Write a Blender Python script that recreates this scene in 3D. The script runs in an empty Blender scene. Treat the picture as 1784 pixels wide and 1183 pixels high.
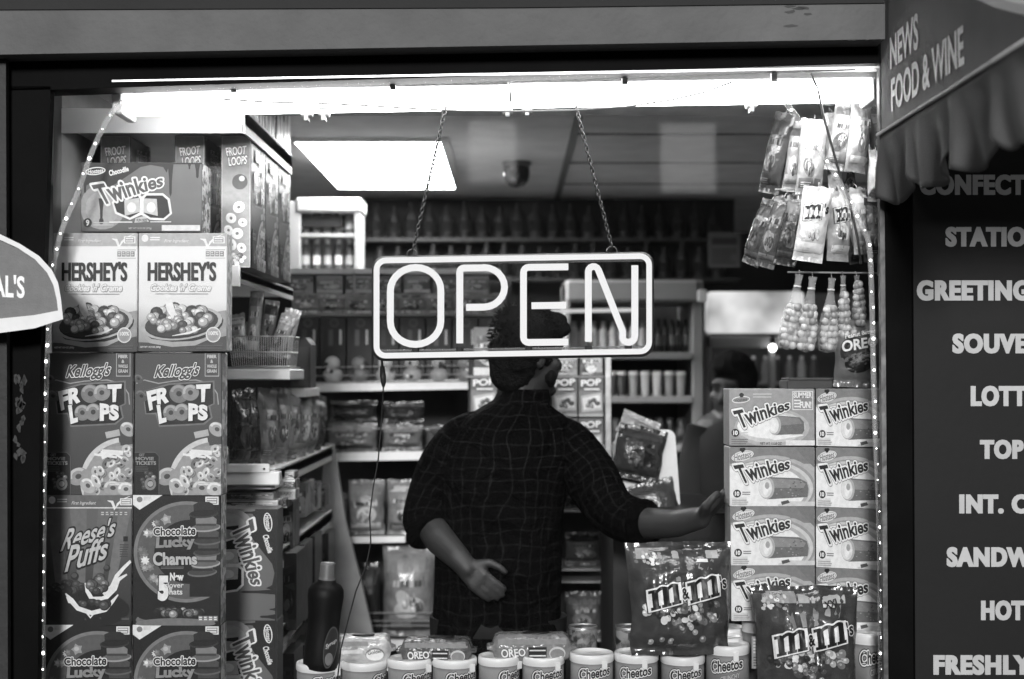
import bpy, bmesh, math, random
from mathutils import Vector, Matrix, noise
R = math.radians
sc = bpy.context.scene
C = sc.collection

# ------------------------------------------------------------------ camera, light, exposure
F = 2478.0                       # focal length in photo pixels (50 mm on 36 mm)
CAM = Vector((0.0, -3.1, 1.55))
PITCH = R(1.25)
cd = bpy.data.cameras.new('camera')
cam = bpy.data.objects.new('camera', cd)
C.objects.link(cam)
cam.location = CAM
cam.rotation_euler = (R(90) + PITCH, 0, 0)
cd.lens = 50.0
cd.sensor_width = 36.0
cd.clip_start = 0.05
cd.clip_end = 500
cd.dof.use_dof = True
cd.dof.focus_distance = 3.2
cd.dof.aperture_fstop = 2.5
sc.camera = cam

w = bpy.data.worlds.new('World')
sc.world = w
w.use_nodes = True
nt = w.node_tree
nt.nodes.clear()
sky = nt.nodes.new('ShaderNodeTexSky')
sky.sky_type = 'NISHITA'
sky.sun_disc = False
sky.sun_elevation = R(18)
sky.sun_rotation = R(184)
bw = nt.nodes.new('ShaderNodeRGBToBW')          # black-and-white film: neutral light
bg = nt.nodes.new('ShaderNodeBackground')
bg.inputs[1].default_value = 0.09
wo = nt.nodes.new('ShaderNodeOutputWorld')
nt.links.new(sky.outputs[0], bw.inputs[0])
nt.links.new(bw.outputs[0], bg.inputs[0])
nt.links.new(bg.outputs[0], wo.inputs[0])

ld = bpy.data.lights.new('sun', 'SUN')
ld.energy = 3.5
ld.angle = R(9)
sun = bpy.data.objects.new('sun', ld)
C.objects.link(sun)
sun.location = (-3, -6, 5)
sun.rotation_euler = Vector((0.07, 0.95, -0.290)).to_track_quat('-Z', 'Y').to_euler()

sc.view_settings.view_transform = 'Standard'
sc.view_settings.look = 'None'
sc.view_settings.exposure = 0.0
sc.view_settings.gamma = 1.0
sc.cycles.use_denoising = True
sc.cycles.max_bounces = 8
sc.cycles.transparent_max_bounces = 24
sc.cycles.caustics_reflective = False
sc.cycles.caustics_refractive = False
sc.cycles.sample_clamp_indirect = 3.0

TUBE = 24.0      # fluorescent tubes
PANEL = 36.0      # ceiling light panel
NEON = 1.0       # neon sign

# ------------------------------------------------------------------ helpers
_cp, _sp = math.cos(PITCH), math.sin(PITCH)
def P(px, py, Y):
    """world point on the plane y=Y that the photo shows at pixel px,py"""
    u, v = (px - 892) / F, (591.5 - py) / F
    d = Vector((u, _cp - v * _sp, _sp + v * _cp))
    return CAM + d * ((Y - CAM.y) / d.y)
def S(Y): return (Y - CAM.y) / F
def PX(px, Y): return P(px, 645, Y).x
def PZ(py, Y): return P(892, py, Y).z

MATS = {}
def mat(name, build):
    if name in MATS: return MATS[name]
    m = bpy.data.materials.new(name)
    m.use_nodes = True
    MATS[name] = m
    build(m.node_tree, m.node_tree.nodes['Principled BSDF'])
    return m
def N(t, kind, **kw):
    n = t.nodes.new(kind)
    for k, v in kw.items():
        if k[0] == 'i' and k[1:].isdigit(): n.inputs[int(k[1:])].default_value = v
        else: setattr(n, k, v)
    return n
def setp(b, **kw):
    al = {'col': 'Base Color', 'rough': 'Roughness', 'metal': 'Metallic', 'spec': 'Specular IOR Level',
          'alpha': 'Alpha', 'trans': 'Transmission Weight', 'sheen': 'Sheen Weight', 'coat': 'Coat Weight'}
    for k, v in kw.items():
        if k == 'col': v = (v, v, v, 1)
        b.inputs[al[k]].default_value = v
def mottled(t, b, v, amt=.15, scale=40, bump=0, bscale=120, coord='Object', detail=4):
    tc = N(t, 'ShaderNodeTexCoord')
    nz = N(t, 'ShaderNodeTexNoise')
    nz.inputs['Scale'].default_value = scale
    nz.inputs['Detail'].default_value = detail
    t.links.new(tc.outputs[coord], nz.inputs['Vector'])
    mr = N(t, 'ShaderNodeMapRange')
    mr.inputs[1].default_value = .25; mr.inputs[2].default_value = .75
    mr.inputs[3].default_value = v * (1 - amt); mr.inputs[4].default_value = min(.9, v * (1 + amt))
    t.links.new(nz.outputs[0], mr.inputs[0])
    t.links.new(mr.outputs[0], b.inputs['Base Color'])
    if bump:
        n2 = N(t, 'ShaderNodeTexNoise')
        n2.inputs['Scale'].default_value = bscale
        n2.inputs['Detail'].default_value = 3
        t.links.new(tc.outputs[coord], n2.inputs['Vector'])
        bp = N(t, 'ShaderNodeBump')
        bp.inputs['Strength'].default_value = bump
        bp.inputs['Distance'].default_value = .01
        t.links.new(n2.outputs[0], bp.inputs['Height'])
        t.links.new(bp.outputs[0], b.inputs['Normal'])
def lin(g): return (g / 255.0) ** 2.2
def ink(g, L=.72):
    """printed card: albedo for a tone g of the print under normal shop light"""
    v = max(.012, min(.82, lin(g) / L))
    v = round(v, 3)
    def bld(t, b):
        mottled(t, b, v, .14, 90, .03, 60)
        setp(b, rough=.42, spec=.35)
    return mat('print_%d' % round(v * 1000), bld)
def matte(name, v, rough=.7, amt=.15, scale=20, bump=.1, bscale=60, **kw):
    def bld(t, b):
        mottled(t, b, v, amt, scale, bump, bscale)
        setp(b, rough=rough, **kw)
    return mat(name, bld)
def emis(name, s):
    def bld(t, b):
        e = N(t, 'ShaderNodeEmission'); e.inputs[1].default_value = s
        t.links.new(e.outputs[0], t.nodes['Material Output'].inputs[0])
    return mat(name, bld)
def foil(g, wr=.5, sc_=26, rough=.24, L=.7):
    v = round(max(.015, min(.8, lin(g) / L)), 3)
    def bld(t, b):
        mottled(t, b, v, .35, 30, wr, sc_)
        setp(b, rough=rough, spec=.75)
    return mat('foil_%d_%d_%d' % (v * 1000, wr * 100, sc_), bld)
def busy(seed, lo, hi, scale=28, stretch=(1, 1, 1), rough=.4, L=.7, wr=0.05):
    """crowded small printing seen from afar: patches of tone"""
    a, b_ = max(.012, lin(lo) / L), min(.85, lin(hi) / L)
    def bld(t, b):
        tc = N(t, 'ShaderNodeTexCoord')
        mp = N(t, 'ShaderNodeMapping')
        mp.inputs['Location'].default_value = (seed * 1.7, seed * .9, seed * 2.3)
        mp.inputs['Scale'].default_value = stretch
        t.links.new(tc.outputs['Object'], mp.inputs[0])
        vo = N(t, 'ShaderNodeTexVoronoi'); vo.inputs['Scale'].default_value = scale
        nz = N(t, 'ShaderNodeTexNoise'); nz.inputs['Scale'].default_value = scale * 1.6; nz.inputs['Detail'].default_value = 5
        t.links.new(mp.outputs[0], vo.inputs['Vector']); t.links.new(mp.outputs[0], nz.inputs['Vector'])
        sx = N(t, 'ShaderNodeRGBToBW'); t.links.new(vo.outputs['Color'], sx.inputs[0])
        ad = N(t, 'ShaderNodeMath', operation='ADD'); t.links.new(sx.outputs[0], ad.inputs[0]); t.links.new(nz.outputs[0], ad.inputs[1])
        mr = N(t, 'ShaderNodeMapRange'); mr.interpolation_type = 'SMOOTHSTEP'
        mr.inputs[1].default_value = .72; mr.inputs[2].default_value = 1.3
        mr.inputs[3].default_value = a; mr.inputs[4].default_value = b_
        t.links.new(ad.outputs[0], mr.inputs[0]); t.links.new(mr.outputs[0], b.inputs['Base Color'])
        bp = N(t, 'ShaderNodeBump'); bp.inputs['Strength'].default_value = wr; bp.inputs['Distance'].default_value = .01
        t.links.new(nz.outputs[0], bp.inputs['Height']); t.links.new(bp.outputs[0], b.inputs['Normal'])
        setp(b, rough=rough, spec=.5)
    return mat('busy_print_%d_%d_%d_%d' % (seed, lo, hi, scale), bld)
def grad(stops, h, L=.72):
    """print with an artwork gradient running up a panel of height h"""
    def bld(t, b):
        tc = N(t, 'ShaderNodeTexCoord'); sp = N(t, 'ShaderNodeSeparateXYZ')
        t.links.new(tc.outputs['Object'], sp.inputs[0])
        dv = N(t, 'ShaderNodeMath', operation='DIVIDE'); dv.inputs[1].default_value = h
        t.links.new(sp.outputs[2], dv.inputs[0])
        nz = N(t, 'ShaderNodeTexNoise'); nz.inputs['Scale'].default_value = 14
        t.links.new(tc.outputs['Object'], nz.inputs['Vector'])
        m2 = N(t, 'ShaderNodeMath', operation='MULTIPLY_ADD'); m2.inputs[1].default_value = .12
        t.links.new(nz.outputs[0], m2.inputs[0]); t.links.new(dv.outputs[0], m2.inputs[2])
        cr = N(t, 'ShaderNodeValToRGB'); el = cr.color_ramp.elements
        while len(el) < len(stops): el.new(.5)
        for e, (p, g) in zip(el, stops):
            e.position = p + .06; v = max(.012, min(.82, lin(g) / L)); e.color = (v, v, v, 1)
        t.links.new(m2.outputs[0], cr.inputs[0]); t.links.new(cr.outputs[0], b.inputs['Base Color'])
        setp(b, rough=.42, spec=.35)
    return mat('gradient_print_' + '_'.join('%d' % g for p, g in stops) + '_%d' % (h * 1000), bld)

TXT = {}
def tmesh(s, off, sp=1.0):
    k = (s, off, sp)
    if k not in TXT:
        cu = bpy.data.curves.new('lettering', 'FONT')
        cu.body = s; cu.size = 1; cu.resolution_u = 4; cu.offset = off; cu.space_character = sp
        o = bpy.data.objects.new('lettering', cu)
        me = o.to_mesh()
        TXT[k] = ([(v.co.x, v.co.y) for v in me.vertices], [tuple(p.vertices) for p in me.polygons])
        o.to_mesh_clear()
        bpy.data.objects.remove(o); bpy.data.curves.remove(cu)
    return TXT[k]

class MB:
    def __init__(s): s.v = []; s.f = []; s.wrap = {}
    def add(s, vs, fs, m, smooth=False, wrap=None):
        o = len(s.v); s.v += [Vector(p) for p in vs]
        s.f += [(tuple(i + o for i in f), m, smooth) for f in fs]
        if wrap:
            for i, q in enumerate(wrap): s.wrap[o + i] = q
    def box(s, x0, x1, y0, y1, z0, z1, m, bev=0):
        if bev:
            b = bev; vs = []; 
            prof = [(x0 + b, z0), (x1 - b, z0), (x1, z0 + b), (x1, z1 - b), (x1 - b, z1), (x0 + b, z1), (x0, z1 - b), (x0, z0 + b)]
            n = 8
            inn = [(min(max(x, x0 + b), x1 - b), min(max(z, z0 + b), z1 - b)) for x, z in prof]
            for (pr, y) in ((inn, y0), (prof, y0 + b), (prof, y1 - b), (inn, y1)): vs += [(x, y, z) for x, z in pr]
            fs = [tuple(range(n)), tuple(range(3 * n, 4 * n))]
            for k in range(3):
                for i in range(n): fs.append((k * n + i, k * n + (i + 1) % n, (k + 1) * n + (i + 1) % n, (k + 1) * n + i))
            s.add(vs, fs, m); return
        vs = [(x, y, z) for x in (x0, x1) for y in (y0, y1) for z in (z0, z1)]
        s.add(vs, [(0, 1, 3, 2), (4, 6, 7, 5), (0, 4, 5, 1), (2, 3, 7, 6), (0, 2, 6, 4), (1, 5, 7, 3)], m)
    def prism(s, pts, d, m, smooth=False):
        """pts: world/local outline points (3D); d: extrusion vector"""
        n = len(pts); d = Vector(d); vs = [Vector(p) for p in pts] + [Vector(p) + d for p in pts]
        fs = [tuple(range(n)), tuple(range(2 * n - 1, n - 1, -1))] + [(i, (i + 1) % n, n + (i + 1) % n, n + i) for i in range(n)]
        s.add(vs, fs, m, smooth)
    def tube(s, pts, r, m, n=8, closed=False):
        pts = [Vector(p) for p in pts]; k = len(pts); rs = r if isinstance(r, (list, tuple)) else [r] * k
        vs = []; up = None
        for i, p in enumerate(pts):
            if closed: t = pts[(i + 1) % k] - pts[i - 1]
            else: t = pts[min(i + 1, k - 1)] - pts[max(i - 1, 0)]
            t.normalize()
            if up is None: up = t.orthogonal().normalized()
            else: up = (up - t * up.dot(t)).normalized()
            bi = t.cross(up)
            vs += [p + (up * math.cos(a) + bi * math.sin(a)) * rs[i] for a in (2 * math.pi * j / n for j in range(n))]
        fs = []
        for i in range(k if closed else k - 1):
            a, b = i * n, ((i + 1) % k) * n
            for j in range(n): fs.append((a + j, a + (j + 1) % n, b + (j + 1) % n, b + j))
        if not closed: fs += [tuple(range(n)), tuple(range((k - 1) * n, k * n))]
        s.add(vs, fs, m, True)
    def lathe(s, prof, c, m, n=28):
        c = Vector(c); vs = []
        for r, z in prof: vs += [c + Vector((r * math.cos(2 * math.pi * j / n), r * math.sin(2 * math.pi * j / n), z)) for j in range(n)]
        fs = []
        for i in range(len(prof) - 1):
            for j in range(n): fs.append((i * n + j, i * n + (j + 1) % n, (i + 1) * n + (j + 1) % n, (i + 1) * n + j))
        fs += [tuple(range(n)), tuple(range((len(prof) - 1) * n, len(prof) * n))]
        s.add(vs, fs, m, True)
    def ball(s, c, r, m, n=10, sq=(1, 1, 1)):
        c = Vector(c); vs = []; fs = []
        k = max(4, n // 2)
        for i in range(k + 1):
            th = math.pi * i / k
            vs += [c + Vector((r * sq[0] * math.sin(th) * math.cos(2 * math.pi * j / n), r * sq[1] * math.sin(th) * math.sin(2 * math.pi * j / n), r * sq[2] * math.cos(th))) for j in range(n)]
        for i in range(k):
            for j in range(n): fs.append((i * n + j, i * n + (j + 1) % n, (i + 1) * n + (j + 1) % n, (i + 1) * n + j))
        s.add(vs, fs, m, True)
    def loft(s, rings, m, n=28, e=2.0):
        """rings: (centre, axis a, axis b, ra, rb); keeps wrap coordinates in metres"""
        vs = []; wr = []; L = 0; prev = None
        for (c, a, b, ra, rb) in rings:
            c = Vector(c); a = Vector(a).normalized(); b = Vector(b).normalized()
            if prev is not None: L += (c - prev).length
            prev = c
            for j in range(n + 1):
                th = 2 * math.pi * j / n; cx, sx = math.cos(th), math.sin(th)
                fx = math.copysign(abs(cx) ** (2 / e), cx); fy = math.copysign(abs(sx) ** (2 / e), sx)
                vs.append(c + a * fx * ra + b * fy * rb)
                wr.append((th * (rings[len(rings) // 2][3] + rings[len(rings) // 2][4]) / 2, L, 0))
        fs = []; q = n + 1
        for i in range(len(rings) - 1):
            for j in range(n): fs.append((i * q + j, i * q + j + 1, (i + 1) * q + j + 1, (i + 1) * q + j))
        fs += [tuple(range(n)), tuple(range((len(rings) - 1) * q, (len(rings) - 1) * q + n))]
        s.add(vs, fs, m, True, wr)
    def mesh(s, name):
        me = bpy.data.meshes.new(name)
        me.from_pydata([tuple(v) for v in s.v], [], [f for f, m, sm in s.f])
        ms = []
        for f, m, sm in s.f:
            if m not in ms: ms.append(m)
        for m in ms: me.materials.append(m)
        ix = {m: i for i, m in enumerate(ms)}
        me.polygons.foreach_set('material_index', [ix[m] for f, m, sm in s.f])
        me.polygons.foreach_set('use_smooth', [sm for f, m, sm in s.f])
        if s.wrap:
            at = me.attributes.new('wrap', 'FLOAT_VECTOR', 'POINT')
            for i, q in s.wrap.items(): at.data[i].vector = q
        me.update()
        return me
    def build(s, name, parent=None, loc=(0, 0, 0), rot=(0, 0, 0)):
        o = bpy.data.objects.new(name, s.mesh(name)); C.objects.link(o)
        o.location = loc; o.rotation_euler = rot
        if parent: o.parent = parent
        return o

def tag(o, label, cat, group=None, kind=None):
    if label: o['label'] = label
    if cat: o['category'] = cat
    if group: o['group'] = group
    if kind: o['kind'] = kind
    return o
def thing(name, label, cat, loc=(0, 0, 0), group=None, rot=(0, 0, 0)):
    o = bpy.data.objects.new(name, None); C.objects.link(o)
    o.empty_display_size = .05
    o.location = loc; o.rotation_euler = rot
    return tag(o, label, cat, group)
def solo(mb, name, label, cat, loc=(0, 0, 0), group=None, rot=(0, 0, 0)):
    return tag(mb.build(name, None, loc, rot), label, cat, group)
def struct(mb, name):
    o = mb.build(name); o['kind'] = 'structure'; return o
def copy_tree(o, loc, label, rot=None, group=None, parent=None, scale=None):
    c = o.copy(); C.objects.link(c)
    if parent: c.parent = parent
    else:
        c.location = loc; c['label'] = label
        if rot is not None: c.rotation_euler = rot
        if scale is not None: c.scale = scale
        if group: c['group'] = group
    for ch in list(o.children): copy_tree(ch, None, None, parent=c)
    return c
ORD = ['first', 'second', 'third', 'fourth', 'fifth', 'sixth', 'seventh', 'eighth', 'ninth', 'tenth', 'eleventh', 'twelfth',
       'thirteenth', 'fourteenth', 'fifteenth', 'sixteenth', 'seventeenth', 'eighteenth', 'nineteenth', 'twentieth']

class Art:
    """flat printing on a face; coordinates are those of the package's own rectangle rc=(x0,y0,x1,y1)"""
    def __init__(s, mb, rc, w, h, yf, surf=None, step=.00014, L=.72):
        s.mb, s.rc, s.w, s.h, s.yf, s.surf, s.step, s.k, s.L = mb, rc, w, h, yf, surf, step, 0, L
    def pt(s, px, py):
        x0, y0, x1, y1 = s.rc
        px = min(max(px, x0 + .3), x1 - .3); py = min(max(py, y0 + .3), y1 - .3)
        x = (px - x0) / (x1 - x0) * s.w - s.w / 2; z = (y1 - py) / (y1 - y0) * s.h
        y = s.surf(x, z) if s.surf else s.yf
        return (x, y - s.k * s.step - .0002, z)
    def put(s, pts, fs, g):
        s.k += 1
        s.mb.add([s.pt(*p) for p in pts], fs, ink(g, s.L) if not isinstance(g, bpy.types.Material) else g)
    def poly(s, pts, g): s.put(pts, [tuple(range(len(pts)))], g)
    def rect(s, x0, y0, x1, y1, g, n=1):
        if not s.surf: return s.poly([(x0, y1), (x1, y1), (x1, y0), (x0, y0)], g)
        n = 8; ps = [(x0 + (x1 - x0) * i / n, y0 + (y1 - y0) * j / n) for j in range(n + 1) for i in range(n + 1)]
        s.put(ps, [(j * (n + 1) + i, j * (n + 1) + i + 1, (j + 1) * (n + 1) + i + 1, (j + 1) * (n + 1) + i) for j in range(n) for i in range(n)], g)
    def ell(s, cx, cy, rx, ry, g, rot=0, n=22, a0=0, a1=360, inner=0):
        c_, s_ = math.cos(R(rot)), math.sin(R(rot)); ps = []; fs = []
        ks = 4 if s.surf and not inner else 1
        rs = [inner + (1 - inner) * i / ks for i in range(ks + 1)]
        full = (a1 - a0 >= 360); nn = n if full else n + 1
        for r in rs:
            for j in range(nn):
                a = R(a0 + (a1 - a0) * j / n); x, y = rx * r * math.cos(a), ry * r * math.sin(a)
                ps.append((cx + x * c_ - y * s_, cy + x * s_ + y * c_))
        for i in range(ks):
            for j in range(n if full else n): fs.append((i * nn + j, i * nn + (j + 1) % nn, (i + 1) * nn + (j + 1) % nn, (i + 1) * nn + j))
        if not inner and not s.surf: s.put(ps[nn:] + ([] if full else [(cx, cy)]), [tuple(range(nn + (0 if full else 1)))], g)
        else: s.put(ps, fs, g)
    def ring(s, cx, cy, rx, ry, t, g, rot=0, a0=0, a1=360): s.ell(cx, cy, rx, ry, g, rot, 26, a0, a1, inner=1 - t)
    def loop(s, cx, cy, r, g, rot=0, sq=.8):
        """one ring of cereal with lit and dark sides in the printed picture"""
        s.ring(cx, cy, r, r * sq, .72, g, rot); s.ring(cx - r * .06, cy - r * .08, r * .84, r * .84 * sq, .35, min(235, g * 1.3), rot, 170, 330)
        s.ell(cx, cy, r * .3, r * .3 * sq, g * .5, rot, 10)
    def stroke(s, pts, wd, g):
        L_, R_ = [], []; k = len(pts)
        for i, (x, y) in enumerate(pts):
            ax, ay = pts[max(0, i - 1)]; bx, by = pts[min(k - 1, i + 1)]
            dx, dy = bx - ax, by - ay; l = math.hypot(dx, dy) or 1
            ww = wd[i] if isinstance(wd, (list, tuple)) else wd
            L_.append((x - dy / l * ww / 2, y + dx / l * ww / 2)); R_.append((x + dy / l * ww / 2, y - dx / l * ww / 2))
        s.put(L_ + R_, [(i, i + 1, k + i + 1, k + i) for i in range(k - 1)], g)
    def balls(s, cx, cy, rx, ry, n, r, gs, seed=1, hl=1.5):
        rn = random.Random(seed); pts = []
        for i in range(n):
            a, q = rn.uniform(0, 6.28), math.sqrt(rn.random()); pts.append((cy + ry * q * math.sin(a), cx + rx * q * math.cos(a)))
        for y, x in sorted(pts):
            g = rn.choice(gs); rr = r * rn.uniform(.75, 1.2)
            s.ell(x, y, rr, rr * .92, g * .62, 0, 12); s.ell(x - rr * .1, y - rr * .12, rr * .82, rr * .74, g, 0, 12)
            s.ell(x - rr * .25, y - rr * .3, rr * .35, rr * .28, min(240, g * hl), 0, 8)
    def lines(s, x0, y0, x1, y1, n, g, seed=0):
        """rows of tiny unreadable print"""
        rn = random.Random(seed); hh = (y1 - y0) / n
        for i in range(n):
            s.rect(x0, y0 + i * hh + hh * .2, x0 + (x1 - x0) * rn.uniform(.75, 1), y0 + i * hh + hh * .7, g)
    def text(s, tx, x0, y0, x1, y1, g, bold=.02, outl=(), shear=0, rot=0, quad=None, xb=0):
        bv, bf = tmesh(tx, bold)
        a0, a1 = min(p[0] for p in bv), max(p[0] for p in bv); b0, b1 = min(p[1] for p in bv), max(p[1] for p in bv)
        cx, cy = (x0 + x1) / 2, (y0 + y1) / 2; c_, s_ = math.cos(R(rot)), math.sin(R(rot))
        def mp(p):
            u, v = (p[0] - a0) / (a1 - a0), (p[1] - b0) / (b1 - b0)
            if quad:   # tl, tr, br, bl
                tl, tr, br, bl = quad
                top = (tl[0] + (tr[0] - tl[0]) * u, tl[1] + (tr[1] - tl[1]) * u); bot = (bl[0] + (br[0] - bl[0]) * u, bl[1] + (br[1] - bl[1]) * u)
                return (bot[0] + (top[0] - bot[0]) * v, bot[1] + (top[1] - bot[1]) * v)
            x, y = x0 + u * (x1 - x0) + shear * (v - .5) * (y1 - y0), y1 - v * (y1 - y0)
            if rot: x, y = cx + (x - cx) * c_ - (y - cy) * s_, cy + (x - cx) * s_ + (y - cy) * c_
            return (x, y)
        for off, gg in sorted(outl, key=lambda q: -q[0]):
            nn = 12 if off > .05 else 8
            for k in range(nn):
                dx, dy = off * math.cos(6.2832 * k / nn), off * math.sin(6.2832 * k / nn)
                s.put([mp((p[0] + dx, p[1] + dy)) for p in bv], bf, gg)
            if s.surf: s.k += 8
        for dx in ((-xb, xb) if xb else ()): s.put([mp((p[0] + dx, p[1])) for p in bv], bf, g)
        s.put([mp(p) for p in bv], bf, g)

WHITE = matte('white_painted_metal', .72, .45, .08, 12, .03)
BLACKM = matte('black_painted_frame', .003, .7, .4, 8, .05, spec=.06)
DARKPL = matte('dark_plastic', .02, .35, .2, 20, .03)
GREYM = matte('grey_painted_metal', .25, .5, .15, 10, .05)
STEEL = matte('scratched_steel', .42, .35, .25, 25, .05, metal=.8)
CARD = matte('plain_cardboard', .30, .8, .12, 30, .06)
CLEAR_N = 0
def clear_plastic(name, a=.25, v=.7, wr=.4, bs=30):
    def bld(t, b):
        mottled(t, b, v, .1, 20, wr, bs)
        setp(b, rough=.15, spec=.6)
        tr = N(t, 'ShaderNodeBsdfTransparent'); mx = N(t, 'ShaderNodeMixShader')
        mx.inputs[0].default_value = a
        t.links.new(tr.outputs[0], mx.inputs[1]); t.links.new(b.outputs[0], mx.inputs[2])
        t.links.new(mx.outputs[0], t.nodes['Material Output'].inputs[0])
    return mat(name, bld)

# ------------------------------------------------------------------ ground and the shell of the shop
CEIL = 2.36
mb = MB(); mb.box(-60, 60, -60, 0.02, -.3, 0, matte('pavement_concrete', .16, .85, .3, 3, .2, 40)); struct(mb, 'pavement')
mb = MB(); mb.box(-2.0, 3.2, .02, 5.2, -.3, .004, matte('shop_floor_tiles', .22, .4, .1, 4)); struct(mb, 'floor')
CEILM = matte('ceiling_tile', .78, .85, .12, 9, .25, 90)
mb = MB(); mb.box(-2.0, 3.2, .5, 5.2, CEIL, CEIL + .1, CEILM)
for y in (1.1, 1.75, 2.42, 3.05): mb.box(.22, 3.2, y - .011, y + .011, CEIL - .004, CEIL, matte('ceiling_rail', .12, .6))
mb.box(.2, .225, .6, 3.6, CEIL - .006, CEIL, matte('ceiling_rail', .12, .6))
struct(mb, 'ceiling')
WALLM = matte('shop_wall_paint', .10, .8, .15, 5)
mb = MB(); mb.box(-2.1, -2.0, .1, 5.2, 0, CEIL + .1, WALLM); struct(mb, 'wall_left')
mb = MB(); mb.box(3.2, 3.3, .1, 5.2, 0, CEIL + .1, WALLM); struct(mb, 'wall_right')
mb = MB(); mb.box(-2.1, 3.3, 5.2, 5.3, 0, CEIL + .1, matte('back_wall_dark', .015, .8)); struct(mb, 'wall_back')

# shop front: lintel, frame, jambs, pane
sf = thing('storefront', 'black framed shop window under a long grey painted lintel', 'shop front', (0, 0, 0))
LINT = matte('lintel_grey_paint', .088, .75, .22, 6, .35, 45)
mb = MB()
a, b_ = P(-60, 96, -.10), P(1542, 68, -.10); c_, d_ = P(1542, -6, -.10), P(-60, 6, -.10)
mb.prism([a, b_, c_, d_], (0, .2, 0), LINT)
rn = random.Random(4)
for k in range(6):      # flaked paint
    x, y = rn.uniform(1360, 1440), rn.uniform(6, 48)
    ps = [P(x + rn.uniform(4, 16) * math.cos(t), y + rn.uniform(1, 4) * math.sin(t), -.1008) for t in (0, 1, 2, 3, 4, 5)]
    mb.prism(ps, (0, .0006, 0), matte('flaked_paint', .055, .9))
mb.build('lintel', sf)
mb = MB(); mb.prism([P(-60, 17, -.104), P(900, 13, -.104), P(1542, 5, -.104), P(1542, -600, -.104), P(-60, -600, -.104)], (0, .15, 0), matte('upper_facade_dark', .010, .8, .3, 4)); mb.build('upper_wall', sf)
mb = MB()   # frame header
mb.prism([P(-60, 94, -.03), P(1542, 66, -.03), P(1536, 110, -.03), P(95, 156, -.03), P(-60, 160, -.03)], (0, .07, 0), BLACKM)
mb.prism([P(195, 139.5, -.034), P(1532, 115, -.034), P(1532, 118.5, -.034), P(195, 142.5, -.034)], (0, .003, 0), STEEL)
mb.build('frame_header', sf)
mb = MB()
mb.prism([P(-200, 150, -.03), P(88, 150, -.03), P(70, 640, -.03), P(64, 1330, -.03), P(-200, 1330, -.03)], (0, .028, 0), BLACKM)
mb.prism([P(-200, 90, -.06), P(10, 90, -.06), P(14, 1330, -.06), P(-200, 1330, -.06)], (0, .02, 0), matte('jamb_edge_grey', .016, .7, .2, 8, .2))
rn = random.Random(9)
for k in range(26):     # torn sticker residue on the jamb
    x, y = rn.uniform(26, 42), rn.uniform(645, 800)
    ps = [P(x + rn.uniform(2, 7) * math.cos(t), y + rn.uniform(3, 12) * math.sin(t), -.0306) for t in (0, 1.1, 2, 3, 4, 5)]
    mb.prism(ps, (0, .0004, 0), matte('sticker_residue', .04, .9, .6, 120))
mb.build('jamb', sf)
mb = MB()
mb.prism([P(1541, 66, -.03), P(1592, 66, -.03), P(1596, 1330, -.03), P(1551, 1330, -.03)], (0, .035, 0), BLACKM)
mb.build('jamb', sf)
mb = MB()
mb.prism([P(1531, 112, -.02), P(1541, 112, -.02), P(1551, 1330, -.02), P(1541, 1330, -.02)], (0, .018, 0), matte('worn_steel_edge', .12, .55, .5, 30, .2, metal=.7))
mb.build('frame_edge', sf)
mb = MB(); mb.box(-3, .86, -.05, .0, -.0, P(892, 1330, 0).z, matte('stall_riser_dark', .03, .7)); mb.build('stall_riser', sf)
def glass(t, b):
    tr = N(t, 'ShaderNodeBsdfTransparent'); tr.inputs[0].default_value = (.97, .97, .97, 1)
    gl = N(t, 'ShaderNodeBsdfGlossy'); gl.inputs['Roughness'].default_value = .0
    fr = N(t, 'ShaderNodeFresnel'); fr.inputs[0].default_value = 1.32
    mx = N(t, 'ShaderNodeMixShader')
    t.links.new(fr.outputs[0], mx.inputs[0]); t.links.new(tr.outputs[0], mx.inputs[1]); t.links.new(gl.outputs[0], mx.inputs[2])
    tc = N(t, 'ShaderNodeTexCoord'); nz = N(t, 'ShaderNodeTexNoise'); nz.inputs['Scale'].default_value = 5; nz.inputs['Detail'].default_value = 6; nz.inputs['Distortion'].default_value = .8
    t.links.new(tc.outputs['Object'], nz.inputs['Vector'])
    mr = N(t, 'ShaderNodeMapRange'); mr.inputs[1].default_value = .35; mr.inputs[2].default_value = .8; mr.inputs[3].default_value = .0003; mr.inputs[4].default_value = .005
    t.links.new(nz.outputs[0], mr.inputs[0])
    df = N(t, 'ShaderNodeBsdfTranslucent'); df.inputs[0].default_value = (.8, .8, .8, 1); m2 = N(t, 'ShaderNodeMixShader')
    t.links.new(mr.outputs[0], m2.inputs[0]); t.links.new(mx.outputs[0], m2.inputs[1]); t.links.new(df.outputs[0], m2.inputs[2])
    t.links.new(m2.outputs[0], t.nodes['Material Output'].inputs[0])
mb = MB(); mb.prism([P(60, 140, .0), P(1545, 100, .0), P(1553, 1340, .0), P(56, 1340, .0)], (0, .005, 0), mat('window_glass', glass)); mb.build('pane', sf)
# soffit of the display window, pale boards and pipe above the tubes
mb = MB()
SOFF = matte('soffit_pale_paint', .42, .7, .2, 10, .1)
mb.box(-1.0, .86, .02, .6, 2.215, 2.25, SOFF)
mb.box(-1.0, .86, .5, .52, 2.25, CEIL, SOFF)
mb.prism([P(200, 152, .06), P(1534, 124, .06), P(1534, 134, .06), P(200, 162, .06)], (0, .02, 0), SOFF)
mb.build('soffit', sf)
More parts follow.
